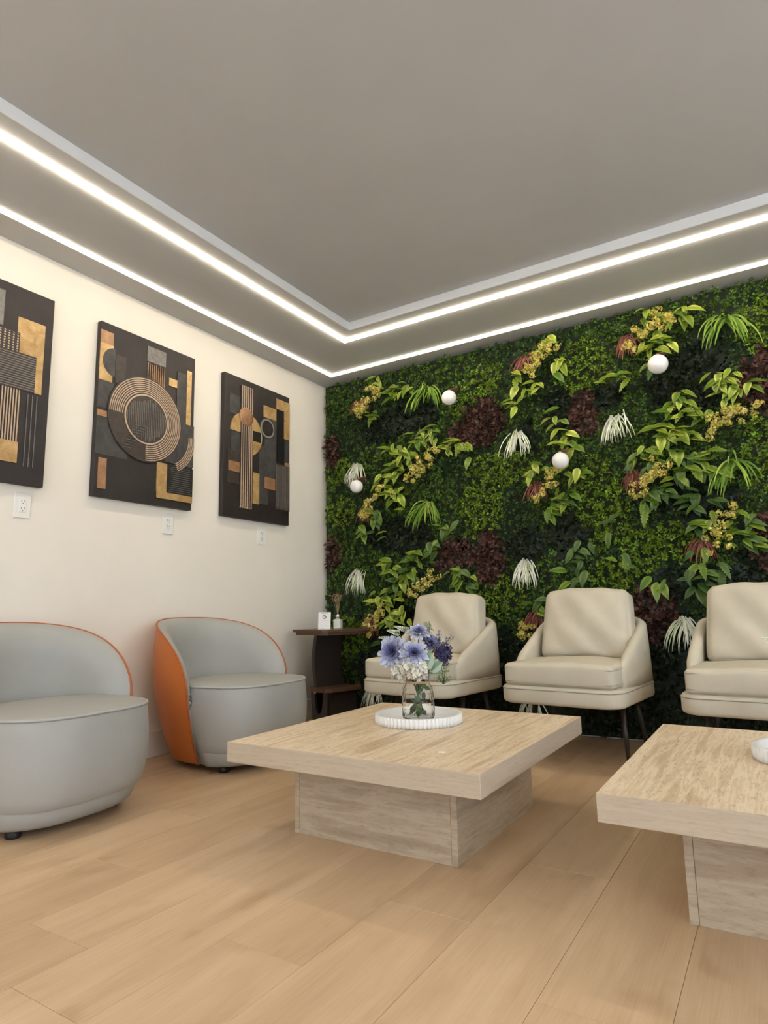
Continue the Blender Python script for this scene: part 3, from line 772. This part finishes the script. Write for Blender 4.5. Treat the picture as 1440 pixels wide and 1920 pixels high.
Yd = -(.060+.018*fbm(X, Z, 9, 3)+.016*fbm(X, Z, 30, 4)+np.choose(typ, [.0, .014, -.022, -.006, .0]))
Yd -= rng.uniform(-.040, .030, X.size)
edge = np.clip((X-.02)/.08, .0, 1); Yd = Yd*(.55+.45*edge)
PALC = np.array([(.058, .125, .011), (.120, .212, .011), (.010, .022, .008), (.080, .036, .027), (.032, .078, .014)])
def leaves(sel, nper, L, Wd, name, parent=None):
    n = sel.sum(); x = np.repeat(X[sel], nper); z = np.repeat(Z[sel], nper); y = np.repeat(Yd[sel], nper); t = np.repeat(typ[sel], nper)
    N = n*nper
    k = np.tile(np.arange(nper), n); az = 2.399*k+np.repeat(rng.uniform(0, 6.28, n), nper); el = rng.uniform(.05, 1.25, N)
    ax = rng.normal(0, .22, (n, 2)).repeat(nper, 0)
    d = np.stack([np.cos(az)*np.cos(el)+ax[:, 0], -np.sin(el)-.15, np.sin(az)*np.cos(el)+ax[:, 1]-.10], 1); d /= np.linalg.norm(d, axis=1, keepdims=True)
    side = np.cross(d, np.stack([rng.normal(0, .5, N), np.full(N, -1.0), rng.normal(0, .5, N)+.4], 1)); side /= np.linalg.norm(side, axis=1, keepdims=True)
    nr = np.cross(side, d)
    l = L*rng.uniform(.75, 1.25, N)[:, None]; w = Wd*rng.uniform(.8, 1.2, N)[:, None]
    b = np.stack([x, y+.012*rng.random(N), z], 1)+d*.006
    mid = b+d*l*.5-nr*l*.05
    v = np.stack([b, mid+side*w*.5+nr*w*.18, b+d*l-nr*l*.18, mid-side*w*.5+nr*w*.18], 1)
    v[:, :, 0] = np.maximum(v[:, :, 0], .004); v[:, :, 1] = np.minimum(v[:, :, 1], -.031); v[:, :, 2] = np.clip(v[:, :, 2], .01, H-.008)
    f = (np.arange(N)*4)[:, None]
    F = np.concatenate([f+np.array([[0, 1, 2]]), f+np.array([[0, 2, 3]])])
    c = PALC[t]*rng.uniform(.30, 1.65, N)[:, None]*np.repeat(rng.uniform(.75, 1.25, n), nper)[:, None]
    c[:, 0] *= rng.uniform(.8, 1.3, N)
    return colmesh(name, v.reshape(-1, 3), F, np.repeat(c, 4, 0), LEAFS, parent)
for tt, L, Wd, npr, nm, lab in ((0, .0195, .0125, 11, 'boxwood_mat', 'mid green boxwood foliage covering the end wall'), (1, .021, .0115, 12, 'boxwood_mat', 'bright lime green boxwood patches on the end wall'),
                                (2, .030, .018, 8, 'ivy_mat', 'very dark ivy foliage patches on the end wall'), (4, .019, .013, 11, 'boxwood_mat', 'cool dark green fine-leaved foliage on the end wall')):
    o = leaves(typ == tt, npr, L, Wd, nm); tagit(o, lab, 'foliage', None, 'stuff')
for i, a in enumerate(BROWNP):
    s_ = brown == i
    s_ &= (typ == 3)
    if s_.sum() == 0: continue
    o = leaves(s_, 7, .036, .023, 'red_leaf_patch'); tagit(o, a[4], 'leaf patch', 'brown-red leaf patches on the green wall')

# broad leaves (shared meshes)
def leaf_mesh(name, m, L=1.0, wid=.40, n=7, droop=.35, fold=.16, teeth=0):
    V, F = [], []
    for i in range(n+1):
        t = i/n; w = wid*.5*(math.sin(PI*min(1, t**.75*.97+.03)))**.85+.01*(1-t)
        if teeth: w *= (1.0 if i % 2 else .60)
        x = L*(t-.10*droop*t*t); z = -droop*L*t*t*.75
        V += [(x, w, z+w*fold), (x, 0, z), (x, -w, z+w*fold)]
    for i in range(n):
        b = i*3; d = b+3; F += [(b, b+1, d+1, d), (b+1, b+2, d+2, d+1)]
    me = bpy.data.meshes.new(name); me.from_pydata(V, [], F); me.materials.append(m)
    me.polygons.foreach_set('use_smooth', [not teeth]*len(F)); me.update(); return me
LM = {'l': [leaf_mesh('lime_leaf', LIME, 1, w, 7, d) for w, d in ((.42, .4), (.50, .6), (.36, .25))]+[leaf_mesh('lime_fern_leaf', LIME, 1, .44, 13, .45, .1, 1)],
      'm': [leaf_mesh('green_leaf', MIDG, 1, w, 7, d) for w, d in ((.42, .4), (.48, .6))]+[leaf_mesh('green_fern_leaf', MIDG, 1, .42, 13, .45, .1, 1)],
      'f': [leaf_mesh('fern_leaf', FERN, 1, .40, 15, .5, .08, 1), leaf_mesh('fern_leaf', FERN, 1, .46, 7, .5)]}
def place_leaf(parent, mesh, pos, dirv, nrm, L, name='leaf'):
    X_ = Vector(dirv).normalized(); Zv = Vector(nrm); Zv = (Zv-X_*Zv.dot(X_)).normalized(); Yv = Zv.cross(X_)
    m = Matrix((X_, Yv, Zv)).transposed().to_4x4() @ Matrix.Diagonal((L, L, L, 1)); m.translation = pos
    o = bpy.data.objects.new(name, mesh); COL.objects.link(o); o.parent = parent; o.matrix_local = m; return o
PL = [
 ('m l', 'leafy spray around the yellow blossoms nearest the ceiling corner', [(.58, 2.55, 5), (.74, 2.47, 7), (.86, 2.45, 5), (.54, 2.29, 5)]),
 ('m l', 'upper half of the diagonal leafy vine above the leftmost lamp', [(1.06, 2.08, 6), (.94, 2.04, 5), (.71, 2.0, 5), (.84, 1.94, 8)]),
 ('m l', 'lower half of the diagonal leafy vine right of the leftmost lamp', [(.77, 1.83, 7), (.64, 1.82, 6), (.72, 1.68, 6), (.83, 1.6, 4)]),
 ('m f', 'small leafy sprig under the red tuft below the leftmost lamp', [(.56, 1.51, 5), (.61, 1.39, 3), (.45, 1.41, 4)]),
 ('m l', 'leafy sprig hanging under the top middle brown-red patches', [(1.21, 1.94, 6), (1.32, 1.94, 6)]),
 ('m f', 'leafy spray beside the lower brown-red patch above the vase', [(1.16, 1.37, 4), (1.04, 1.22, 6), (.90, 1.17, 7)]),
 ('m f', 'long-leaved spray right of the lower white tuft in the corner', [(.67, 1.11, 7), (.82, 1.04, 6), (.73, .94, 7)]),
 ('l m', 'yellow-green leafy spray just above the side table', [(.60, .86, 7), (.68, .76, 7), (.78, .79, 5)]),
 ('m f', 'leafy sprig directly above the armchair behind the vase', [(1.22, 1.04, 5), (1.29, 1.0, 4)]),
 ('l m', 'leafy spray wrapped around the lamp over the middle armchair', [(1.82, 1.70, 6), (2.05, 1.80, 6), (2.04, 1.90, 4), (2.07, 1.63, 4)]),
 ('l m', 'bright leafy spray at the ceiling between the two upper lamps', [(1.72, 2.35, 4), (1.73, 2.17, 4), (1.83, 2.24, 6), (1.92, 2.52, 7), (2.0, 2.40, 5)]),
 ('l m', 'bright leafy spray at the ceiling above the rightmost lamp', [(2.75, 2.52, 9), (2.58, 2.58, 3), (2.59, 2.38, 5), (2.68, 2.40, 4)]),
 ('m l', 'small leafy sprig left of the rightmost lamp', [(2.56, 2.28, 3), (2.42, 2.22, 4), (2.29, 2.21, 3)]),
 ('l m', 'big leafy rosette beside the brown-red patch at the right edge', [(2.94, 2.08, 9), (2.99, 2.0, 6), (3.06, 1.97, 4)]),
 ('m l', 'wide diagonal leafy spray below the rightmost lamp', [(2.69, 2.02, 5), (2.71, 1.92, 6), (2.83, 1.91, 3), (2.64, 1.82, 8), (2.58, 1.79, 5), (2.74, 1.77, 5)]),
 ('m f', 'leafy spray around the middle red tuft on the right', [(2.47, 1.70, 6), (2.52, 1.64, 4), (2.68, 1.65, 6), (2.73, 1.59, 6), (2.81, 1.66, 3), (2.88, 1.59, 4), (2.77, 1.56, 3)]),
 ('f m', 'dark fern sprig just under the middle red tuft on the right', [(2.66, 1.53, 4), (2.57, 1.46, 6), (2.49, 1.39, 5)]),
 ('f f', 'dark fern fan above the lowest yellow blossoms on the right', [(2.77, 1.39, 8)]),
 ('m f', 'dense leafy spray around the lowest red tuft on the right', [(2.79, 1.25, 6), (2.98, 1.25, 7), (3.0, 1.14, 7), (2.73, 1.07, 4)]),
 ('f f', 'dark hanging fern just above the right armchair', [(2.79, .97, 6), (2.71, .92, 4)]),
 ('m m', 'lone pale leaf sprig between middle and right armchairs', [(2.54, .94, 3)]),
 ('f m', 'sparse leaf sprig above the right corner of the middle armchair', [(2.31, 1.06, 3), (2.31, 1.26, 2)]),
 ('m m', 'small leaf sprig left of the upper brown-red oval patch', [(2.0, 2.0, 4)]),
 ('m f', 'leafy sprig hanging below the lamp over the middle armchair', [(1.99, 1.50, 6), (1.91, 1.43, 5)]),
 ('f m', 'leafy sprig touching the top of the middle armchair', [(2.04, 1.15, 4), (2.03, .97, 5), (2.06, 1.05, 3)]),
 ('m f', 'leaf sprig beside the red tuft left of the middle armchair', [(1.79, .81, 4)]),
 ('m f', 'dark leaf sprig beside the lower shelf of the side table', [(.62, .50, 5), (.72, .42, 4)]),
]
lr = random.Random(21)
for kinds, lab, cl in PL:
    x0, z0 = cl[0][0], cl[0][1]; ks = kinds.split()
    r = empty('leafy_plant', (x0, -.05, z0)); tagit(r, lab, 'plant', 'broad-leaved plants on the green wall')
    for (x, z, n) in cl:
        for i in range(int(n*1.7)):
            k = ks[0] if lr.random() < .65 else ks[1]
            a = lr.uniform(0, 2*PI); a = -PI/2-.25+(a-PI)*.62      # mostly sideways and downward
            out = lr.uniform(.35, .95)
            d = Vector((math.cos(a), -out, math.sin(a)*.9)); L = lr.uniform(.070, .120)
            px, pz = x+lr.gauss(0, .032), z+lr.gauss(0, .032)
            if pz > H-.12: d.z = min(d.z, -.1)
            place_leaf(r, lr.choice(LM[k]), (px-x0, -.065-lr.uniform(0, .02), min(pz, H-.06)-z0), d, (lr.gauss(0, .3), -.9, .9), L)
# yellow blossom clusters
YC = [([(.61, 2.49), (.54, 2.43), (.47, 2.37), (.40, 2.30)], 'yellow blossom cluster by the ceiling corner'), ([(1.09, 1.90), (1.02, 1.86), (.96, 1.80), (.85, 1.74)], 'yellow blossom cluster in the middle of the diagonal leafy vine'),
      ([(.64, 1.72), (.54, 1.59), (.43, 1.48)], 'yellow blossom cluster under the leftmost lamp'), ([(2.01, 2.50), (1.90, 2.47), (1.84, 2.40), (1.79, 2.33)], 'yellow blossom cluster at the ceiling between the two upper lamps'),
      ([(2.69, 2.54), (2.61, 2.49), (2.53, 2.45), (2.44, 2.36)], 'yellow blossom cluster above the rightmost lamp'), ([(3.06, 1.87), (2.98, 1.87), (2.91, 1.82), (2.82, 1.75)], 'large yellow blossom cluster near the right edge'),
      ([(2.60, 1.64), (2.53, 1.57), (2.49, 1.53), (2.42, 1.42)], 'yellow blossom cluster beside the middle red tuft on the right'), ([(2.90, 1.30), (2.86, 1.21), (2.81, 1.07)], 'yellow blossom cluster beside the lowest red tuft on the right'),
      ([(1.07, 1.04), (.96, .95), (.85, .91)], 'yellow blossom cluster over the left shoulder of the armchair behind the vase'), ([(.62, .83), (.55, .73), (.50, .64)], 'yellow blossom cluster just above the side table'),
      ([(1.94, 1.67), (1.92, 1.58), (1.80, 1.46)], 'yellow blossom cluster under the lamp over the middle armchair'), ([(1.71, .66), (1.69, .61)], 'yellow blossom cluster left of the middle armchair')]
for i, (pts, lab) in enumerate(YC):
    q = random.Random(50+i); P3 = []
    for (a0, a1), (b0, b1) in zip(pts, pts[1:]):
        for t in (0, .12, .25, .37, .5, .62, .75, .87): P3.append((a0+(b0-a0)*t+q.gauss(0, .025), -.130+q.gauss(0, .016), a1+(b1-a1)*t+q.gauss(0, .025)))
        P3.append((a0+q.gauss(0, .04), -.12, a1+q.gauss(0, .035)))
    P3 = [(x, y-.035, min(z, H-.06)) for x, y, z in P3]
    o = empty('yellow_blossoms', (pts[0][0], -.05, pts[0][1])); tagit(o, lab, 'flowers', 'yellow blossom clusters on the green wall')
    for k, c in enumerate(P3):
        blob_flowers([(c[0]-pts[0][0], c[1]+.05, c[2]-pts[0][1])], .015, [(.80, .66, .15), (.70, .56, .11), (.88, .78, .32), (.46, .45, .08)], 24, 'blossom_head', PETAL, o, 60+i*20+k)['kind'] = 'stuff'
# grass tufts
def tuft(name, x, z, n, L, cols, label, cat, group, spread=1.0, seed=0, w=.0042, grav=.085, lift=.15):
    q = random.Random(seed); V, F, C = [], [], []; skew = q.uniform(-.55, .2)
    for i in range(n):
        a = (q.uniform(-1.25, 1.25)+skew)*spread; out = q.uniform(.35, 1.0); l = L*q.uniform(.65, 1.1)
        d0 = Vector((math.sin(a)*.95, -out*(.7 if lift > -.6 else .5), lift+.45*q.random()-.45*abs(a))).normalized()
        p = Vector((x+q.gauss(0, .020), -.085, z+q.gauss(0, .012))); st = 6; k = q.uniform(.75, 1.12); col = q.choice(cols)
        v = d0*l/st; b0 = len(V)
        for s in range(st+1):
            t = s/st; sd = v.cross(Vector((0, -1, .5))).normalized()*w*(1-t**2*.85)
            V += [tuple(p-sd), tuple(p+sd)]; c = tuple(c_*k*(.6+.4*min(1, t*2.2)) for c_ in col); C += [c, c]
            p = p+v; v = (v+Vector((0, 0, -l*grav*(1+t)))).normalized()*l/st
        for s in range(st): b = b0+2*s; F.append((b, b+1, b+3, b+2))
    V = [(a, min(b, -.02), c) for a, b, c in V]
    o = colmesh(name, V, F, C, PETAL, None); tagit(o, label, cat, group); return o
WHT = [(.82, .83, .70), (.86, .86, .78), (.64, .72, .46)]
for i, (x, z, lab) in enumerate([(.37, 1.93, 'white grass tuft just above the leftmost lamp'), (1.70, 1.97, 'white grass tuft right of the large brown-red patch'), (2.34, 1.97, 'white grass tuft right of the oval brown-red patch'),
                                 (.36, 1.09, 'white grass tuft in the corner above the side table'), (1.70, 1.09, 'white grass tuft over the gap between left and middle armchairs'), (2.62, .71, 'white grass tuft between the middle and right armchairs'),
                                 (1.70, .21, 'white grass tuft low under the middle armchair'), (.50, .24, 'faded white grass tuft behind the side table foot')]):
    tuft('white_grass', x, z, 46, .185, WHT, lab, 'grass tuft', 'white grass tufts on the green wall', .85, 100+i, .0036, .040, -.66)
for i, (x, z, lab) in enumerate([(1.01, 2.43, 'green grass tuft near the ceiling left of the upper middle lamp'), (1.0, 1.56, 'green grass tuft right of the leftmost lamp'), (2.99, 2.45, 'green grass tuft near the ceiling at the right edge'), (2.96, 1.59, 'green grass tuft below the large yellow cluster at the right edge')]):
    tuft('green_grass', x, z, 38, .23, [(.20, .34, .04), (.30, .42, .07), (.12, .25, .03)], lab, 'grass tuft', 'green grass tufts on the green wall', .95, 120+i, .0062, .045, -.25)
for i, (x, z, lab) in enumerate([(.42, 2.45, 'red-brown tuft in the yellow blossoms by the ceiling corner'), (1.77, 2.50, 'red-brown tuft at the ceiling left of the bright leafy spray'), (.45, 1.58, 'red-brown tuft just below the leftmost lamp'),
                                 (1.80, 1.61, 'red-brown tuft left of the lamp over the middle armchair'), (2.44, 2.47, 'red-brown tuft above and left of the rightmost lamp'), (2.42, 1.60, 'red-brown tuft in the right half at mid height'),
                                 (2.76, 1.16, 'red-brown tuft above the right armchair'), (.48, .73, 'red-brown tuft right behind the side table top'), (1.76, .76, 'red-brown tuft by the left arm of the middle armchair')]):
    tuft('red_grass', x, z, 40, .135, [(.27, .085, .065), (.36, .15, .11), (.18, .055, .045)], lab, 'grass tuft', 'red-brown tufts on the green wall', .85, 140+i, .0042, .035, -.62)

# globe lamps
def globe_lamp(x, z, rr, label):
    r = empty('globe_lamp', (x, -.225, z)); tagit(r, label, 'wall lamp', 'white globe lamps on the green wall')
    prof = [(rr*math.sin(PI*i/24), -rr*math.cos(PI*i/24)) for i in range(25)]
    prof[0] = (1e-4, -rr); prof[-1] = (1e-4, rr)
    mk('globe', lathe(prof, 40), OPAL, r, smooth=True)
    mk('cap', mv(lathe([(.0001, .007), (.012, .007), (.013, .004), (.013, 0), (.0001, 0)], 20), (0, 0, rr-.004)), COPPER, r, smooth=True)
    mk('arm', tube([(0, 0, rr+.006), (.0, .03, rr+.006), (.0, .14, rr-.002)], .005, 8), COPPER, r, smooth=True)
    v, f = lathe([(.0001, -.002), (.040, -.002), (.042, 0), (.040, .002), (.0001, .002)], 28)
    mk('mount_plate', xf((v, f), Matrix.Rotation(-.35, 4, 'Y')), COPPER, r, (.006, .055, rr+.012))
globe_lamp(1.255, 2.270, .052, 'white globe lamp at the edge of the bright green patch')
globe_lamp(2.624, 2.203, .057, 'rightmost white globe lamp, on dark ivy near the ceiling')
globe_lamp(2.012, 1.706, .052, 'white globe lamp over the middle armchair, half under leaves')
globe_lamp(.453, 1.728, .049, 'leftmost white globe lamp beside the wall corner')

# ------------------------------------------------------------------ trays, vases, flowers
def tray():
    n = 512; R0 = .181
    def mod(r, z, a, j): return r-(.0065*(.5+.5*math.cos(64*a))**1.6 if 1 <= j <= 3 else 0)
    prof = [(.0001, 0), (R0-.002, 0), (R0, .004), (R0, .034), (R0-.003, .038), (R0-.020, .038), (R0-.023, .034), (R0-.025, .012), (.0001, .012)]
    prof = [(.0001, 0), (R0, .001), (R0, .018), (R0, .035), (R0-.003, .038), (R0-.018, .038), (R0-.021, .035), (R0-.023, .013), (R0-.028, .011), (.0001, .011)]
    return lathe(prof, n, mod)
TZ = .336
t1 = mk('round_tray', tray(), WHITEC, None, (1.782, -1.735, TZ)); t1.data.polygons.foreach_set('use_smooth', [True]*len(t1.data.polygons))
tagit(t1, 'white fluted round tray under the flower vase', 'tray', 'white fluted trays')
t2 = link('round_tray', t1.data, None, (3.165, -1.800, TZ)); tagit(t2, 'white fluted round tray cut off by the right edge', 'tray', 'white fluted trays')
def vase(loc, label):
    r = empty('glass_vase', loc); tagit(r, label, 'vase', 'clear glass vases')
    out = [(.0001, 0), (.050, 0), (.062, .003), (.066, .012), (.067, .06), (.065, .10), (.060, .125), (.052, .142), (.048, .150), (.048, .160), (.051, .178), (.052, .186)]
    inn = [(.049, .186), (.048, .178), (.045, .160), (.045, .150), (.049, .141), (.057, .124), (.062, .10), (.0635, .06), (.0625, .014), (.055, .008), (.0001, .007)]
    n = 64
    def mod(rr, z, a, j):
        if j < len(out) and .01 < z < .135: return rr+.0016*(math.cos(10*a+z*140)*math.cos(10*a-z*140))
        return rr
    def refine(p):
        q = []
        for (a, b), (c, d) in zip(p, p[1:]):
            k = max(1, int(abs(d-b)/.008))
            for i in range(k): q.append((a+(c-a)*i/k, b+(d-b)*i/k))
        return q+[p[-1]]
    o2 = refine(out); cnt = len(o2)
    def mod2(rr, z, a, j):
        return rr+.0022*(math.cos(9*a+z*150)*math.cos(9*a-z*150)) if j < cnt and .01 < z < .135 else rr
    mk('glass', lathe(o2+inn, 72, mod2), GLASS, r, smooth=True)
    tw = []
    for i in range(120): a = 2*PI*i/40; tw.append((.0505*math.cos(a), .0505*math.sin(a), .149+.003*(i//40)+.0008*math.sin(5*a)))
    mk('twine', tube(tw, .0018, 5), JUTE, r, smooth=True)
    dv = Vector((-.82, -.45, 0)).normalized(); s = Vector((-dv.y, dv.x, 0)); c = dv*.054+Vector((0, 0, .150)); lp = []
    for i in range(13): a = 2*PI*i/12; lp.append(tuple(c+dv*(.012-.012*math.cos(a))+Vector((0, 0, .004+.012*math.sin(a)))))
    mk('twine_bow', join(tube(lp, .0015, 5), tube([tuple(c), tuple(c+dv*.012+Vector((0, 0, -.03))), tuple(c+dv*.012+Vector((0, 0, -.09)))], .0014, 5)), JUTE, r, smooth=True)
    return r
V1 = (1.782, -1.735, TZ+.0112); V2 = (3.165, -1.800, TZ+.0112)
vase(V1, 'clear quilted glass vase with twine on the fluted tray'); vase(V2, 'clear glass vase beyond the right edge, its flower tip in view')
# camera-independent local frame for arranging the bouquet: u = along the table front, w = towards the room
def stem(tip, m=STEMG, r=.0018):
    t = Vector(tip); a = Vector((-t.x*.35, -t.y*.35, .012)); b = Vector((t.x*.28, t.y*.28, .165))
    return tube([a, a.lerp(b, .5)+Vector((0, 0, 0)), b, b.lerp(t, .55)+Vector((0, 0, .015)), t], r, 5)
def bloom(name, base, tip, face, R, layers, cols, label, cat, npet=14, wid=.32, cup=.5, seed=0, stemm=True):
    """layered flower: rings of pointed petals around the facing axis"""
    q = random.Random(seed); f = Vector(face).normalized(); u = f.orthogonal().normalized(); w = f.cross(u)
    r = empty(name, base); tagit(r, label, cat, 'flowers in the vase')
    V, F, C = [], [], []; c = Vector(tip)
    for L in range(layers):
        t = L/max(1, layers-1); n = int(npet*(1-.35*t)); l = R*(1-.55*t); lift = cup*t+.05
        for i in range(n):
            a = 2*PI*(i+.5*(L % 2))/n+q.uniform(-.12, .12); d = u*math.cos(a)+w*math.sin(a); s = f.cross(d)
            ll = l*q.uniform(.85, 1.1); b = len(V); k = q.uniform(.8, 1.15); col = cols[min(len(cols)-1, int(t*len(cols)))]
            tipd = (d*math.cos(lift*1.3)+f*math.sin(lift*1.3))
            o_ = c+f*R*.10*t
            V += [tuple(o_), tuple(o_+tipd*ll*.45+s*ll*wid*.45+f*ll*.09), tuple(o_+tipd*ll*.50+f*ll*.02), tuple(o_+tipd*ll*.45-s*ll*wid*.45+f*ll*.09),
                  tuple(o_+tipd*ll*.86+s*ll*wid*.42+f*ll*.05*(1-2*t)), tuple(o_+tipd*ll-f*ll*.04*(1-t)), tuple(o_+tipd*ll*.86-s*ll*wid*.42+f*ll*.05*(1-2*t))]
            F += [(b, b+1, b+2), (b, b+2, b+3), (b+1, b+4, b+2), (b+2, b+4, b+5), (b+2, b+5, b+6), (b+2, b+6, b+3)]
            C += [tuple(x*k*.55 for x in col)]+[tuple(x*k*.8 for x in col)]*3+[tuple(min(.9, x*k*1.25) for x in col)]*3
    colmesh('petals', V, F, C, PETAL, r)
    if stemm: mk('stem', stem(c-f*R*.1), STEMG, r, smooth=True)
    return r
BL = [(.105, .125, .27), (.17, .195, .37), (.27, .29, .47)]; BL2 = [(.46, .48, .60), (.36, .38, .52), (.22, .23, .40), (.10, .105, .24)]
# bouquet axes in the room: along the arrangement, and towards the middle of the room
RV = Vector((.85, .53, 0)); FV = Vector((.53, -.85, 0)); UV = Vector((0, 0, 1))
def at(r, f, z): return tuple(RV*r+FV*f+UV*z)
bloom('blue_flower', V1, at(-.095, .035, .275), FV*.8-RV*.5+UV*.25, .078, 5, BL2, 'largest blue mum at the left of the vase bouquet', 'flower', 17, .30, .95, 1)
bloom('blue_flower', V1, at(-.015, .075, .270), FV*.9+UV*.45, .062, 5, BL2, 'blue mum in the middle front above the white bloom', 'flower', 16, .30, .95, 2)
bloom('blue_flower', V1, at(.010, -.01, .350), FV*.5+UV*.8, .055, 4, BL2, 'blue mum at the top of the vase bouquet', 'flower', 15, .30, .9, 3)
bloom('blue_flower', V1, at(.058, .0, .310), FV*.5+UV*.5+RV*.3, .046, 4, [(.12, .12, .22), (.18, .18, .32)], 'dusky blue bloom right of the top mum', 'flower', 14, .36, .8, 5)
pb = empty('purple_flower', V1); tagit(pb, 'dark purple pompom at the right of the vase bouquet', 'flower', 'flowers in the vase')
blob_flowers([at(.108, .03, .262), at(.110, .035, .275), at(.104, .035, .25), at(.112, .025, .262)], .022, [(.055, .05, .13), (.09, .08, .19), (.035, .03, .09)], 60, 'petals', PETAL, pb, 7)
mk('stem', stem(at(.105, .028, .255)), STEMG, pb, smooth=True)
wh = empty('white_flower', V1); tagit(wh, 'large white bloom spilling over the vase rim', 'flower', 'flowers in the vase')
pts = []
q = random.Random(4)
for i in range(26):
    a = q.uniform(0, 2*PI); e = q.uniform(-.6, 1.2); pts.append(at(-.030+.055*math.cos(a)*math.cos(e), .062+.034*abs(math.sin(a))*math.cos(e), .205+.034*math.sin(e)))
blob_flowers(pts, .019, [(.86, .83, .72), (.88, .87, .82), (.82, .76, .60)], 20, 'petals', PETAL, wh, 8); mk('stem', stem(at(-.025, .045, .20)), STEMG, wh, smooth=True)
wl2 = empty('white_flower', V1); tagit(wl2, 'smaller white bloom tucked in at the vase neck', 'flower', 'flowers in the vase')
blob_flowers([at(.015, .05, .185), at(.030, .045, .190), at(.020, .050, .172), at(0, .052, .180)], .014, [(.78, .78, .78), (.84, .84, .84)], 15, 'petals', PETAL, wl2, 9); mk('stem', stem(at(.015, .03, .18)), STEMG, wl2, smooth=True)
def spike(base, r0, tip, label, seed):
    r = empty('white_spike', base); tagit(r, label, 'flower', 'flowers in the vase')
    t = Vector(tip); d = (t-Vector(r0)).normalized(); pts = [tuple(Vector(r0).lerp(t, i/7)) for i in range(8)]
    q = random.Random(seed); V, F, C = [], [], []
    for i, p in enumerate(pts):
        s = .016*(1-.75*i/7)
        for k in range(9):
            a = 2*PI*k/9+i; u = d.orthogonal().normalized(); w = d.cross(u); e = u*math.cos(a)+w*math.sin(a); b = len(V)
            P_ = Vector(p); V += [tuple(P_), tuple(P_+e*s+d*.004), tuple(P_+e*s*.8+d*.011)]; F.append((b, b+1, b+2)); c = (.72, .74, .58) if i > 2 else (.45, .52, .34); C += [c, c, c]
    colmesh('florets', V, F, C, PETAL, r); mk('stem', stem(r0), STEMG, r, smooth=True)
spike(V1, at(-.085, -.01, .325), at(-.150, .0, .335), 'white flower spike lowest at the far left', 1)
spike(V1, at(-.070, -.02, .350), at(-.115, -.01, .362), 'white flower spike between the other two', 2)
spike(V1, at(-.030, -.03, .360), at(-.085, -.03, .378), 'white flower spike highest at the left', 3)
def sprig(base, tip, cols, label, seed, n=16, spread=.035, r=.009, name='blue_sprig', cat='flower'):
    o = empty(name, base); tagit(o, label, cat, 'flowers in the vase'); q = random.Random(seed)
    t = Vector(tip); pts = [tuple(t+Vector((q.gauss(0, spread*.6), q.gauss(0, spread*.6), q.uniform(-spread*1.6, spread)))) for _ in range(n)]
    blob_flowers(pts, r, cols, 5, 'florets', PETAL, o, seed)
    mk('stem', join(stem(tip), *[tube([tuple(t-Vector((0, 0, spread*1.5))), p], .0009, 4) for p in pts]), STEMG, o, smooth=True)
sprig(V1, at(.098, -.02, .325), [(.20, .21, .36), (.30, .31, .44), (.12, .12, .24)], 'loose blue sprig at the right top of the bouquet', 31, 22)
sprig(V1, at(.125, .0, .305), [(.16, .17, .30), (.10, .10, .18)], 'dark blue sprig hanging at the far right', 32, 9, .026, .007)
sprig(V1, at(.055, -.02, .375), [(.28, .33, .18), (.36, .40, .24)], 'pale green budded sprig standing highest', 33, 12, .020, .007, 'green_sprig')
sprig(V1, at(.105, .035, .195), [(.18, .30, .13), (.25, .36, .18), (.13, .24, .10)], 'feathery green sprig below the purple pompom', 34, 22, .034, .009, 'green_sprig')
sprig(V1, at(.075, .04, .215), [(.36, .38, .16), (.28, .33, .15)], 'yellow-green sprig beside the vase neck', 35, 9, .020, .009, 'green_sprig')
eu = empty('eucalyptus_sprig', V1); tagit(eu, 'broad sage green leaves in the front of the bouquet', 'leaves', 'flowers in the vase')
SG = leaf_mesh('sage_leaf', SAGE, 1, .72, 8, .2, .12)
place_leaf(eu, SG, at(.022, .075, .205), RV*.35+UV*.95+FV*.1, FV+UV*.2, .085)
place_leaf(eu, SG, at(.045, .06, .20), RV*.9+UV*.75+FV*.2, FV+UV*.4, .075)
place_leaf(eu, SG, at(.045, .055, .19), RV*.6+UV*.1+FV*.5, FV*.6+UV*.6, .05)
mk('stem', stem(at(.03, .06, .205)), STEMG, eu, smooth=True)
fol = empty('vase_foliage', V1); tagit(fol, 'dark green leaf stem standing inside the glass vase', 'leaves', 'flowers in the vase')
mk('stem', join(tube([at(.02, .0, .015), at(.01, .01, .09), at(0, .015, .16)], .002, 5), tube([at(.03, .01, .012), at(.0, .02, .05), at(-.03, .02, .085)], .002, 5)), STEMG, fol)
lr = random.Random(5)
for i in range(16):
    a = lr.uniform(0, 2*PI); place_leaf(fol, LM['f'][1], at(lr.uniform(-.01, .03), lr.uniform(-.01, .02), lr.uniform(.02, .13)), RV*math.cos(a)+UV*math.sin(a)*.9+FV*lr.uniform(-.3, .3), FV+UV*.2, .034)
# second bouquet: only its leftmost tip reaches into the picture
spike(V2, at(-.085, .0, .335), at(-.150, .03, .345), 'white flower tip at the right edge above the second tray', 11)
bloom('blue_flower', V2, at(-.04, .03, .29), FV*.8+UV*.4, .065, 4, BL2, 'blue mum in the vase beyond the right edge', 'flower', 15, .32, .8, 12)
bloom('blue_flower', V2, at(.06, .02, .30), FV*.6+RV*.4+UV*.4, .060, 4, BL, 'darker blue mum in the vase beyond the right edge', 'flower', 15, .32, .8, 13)
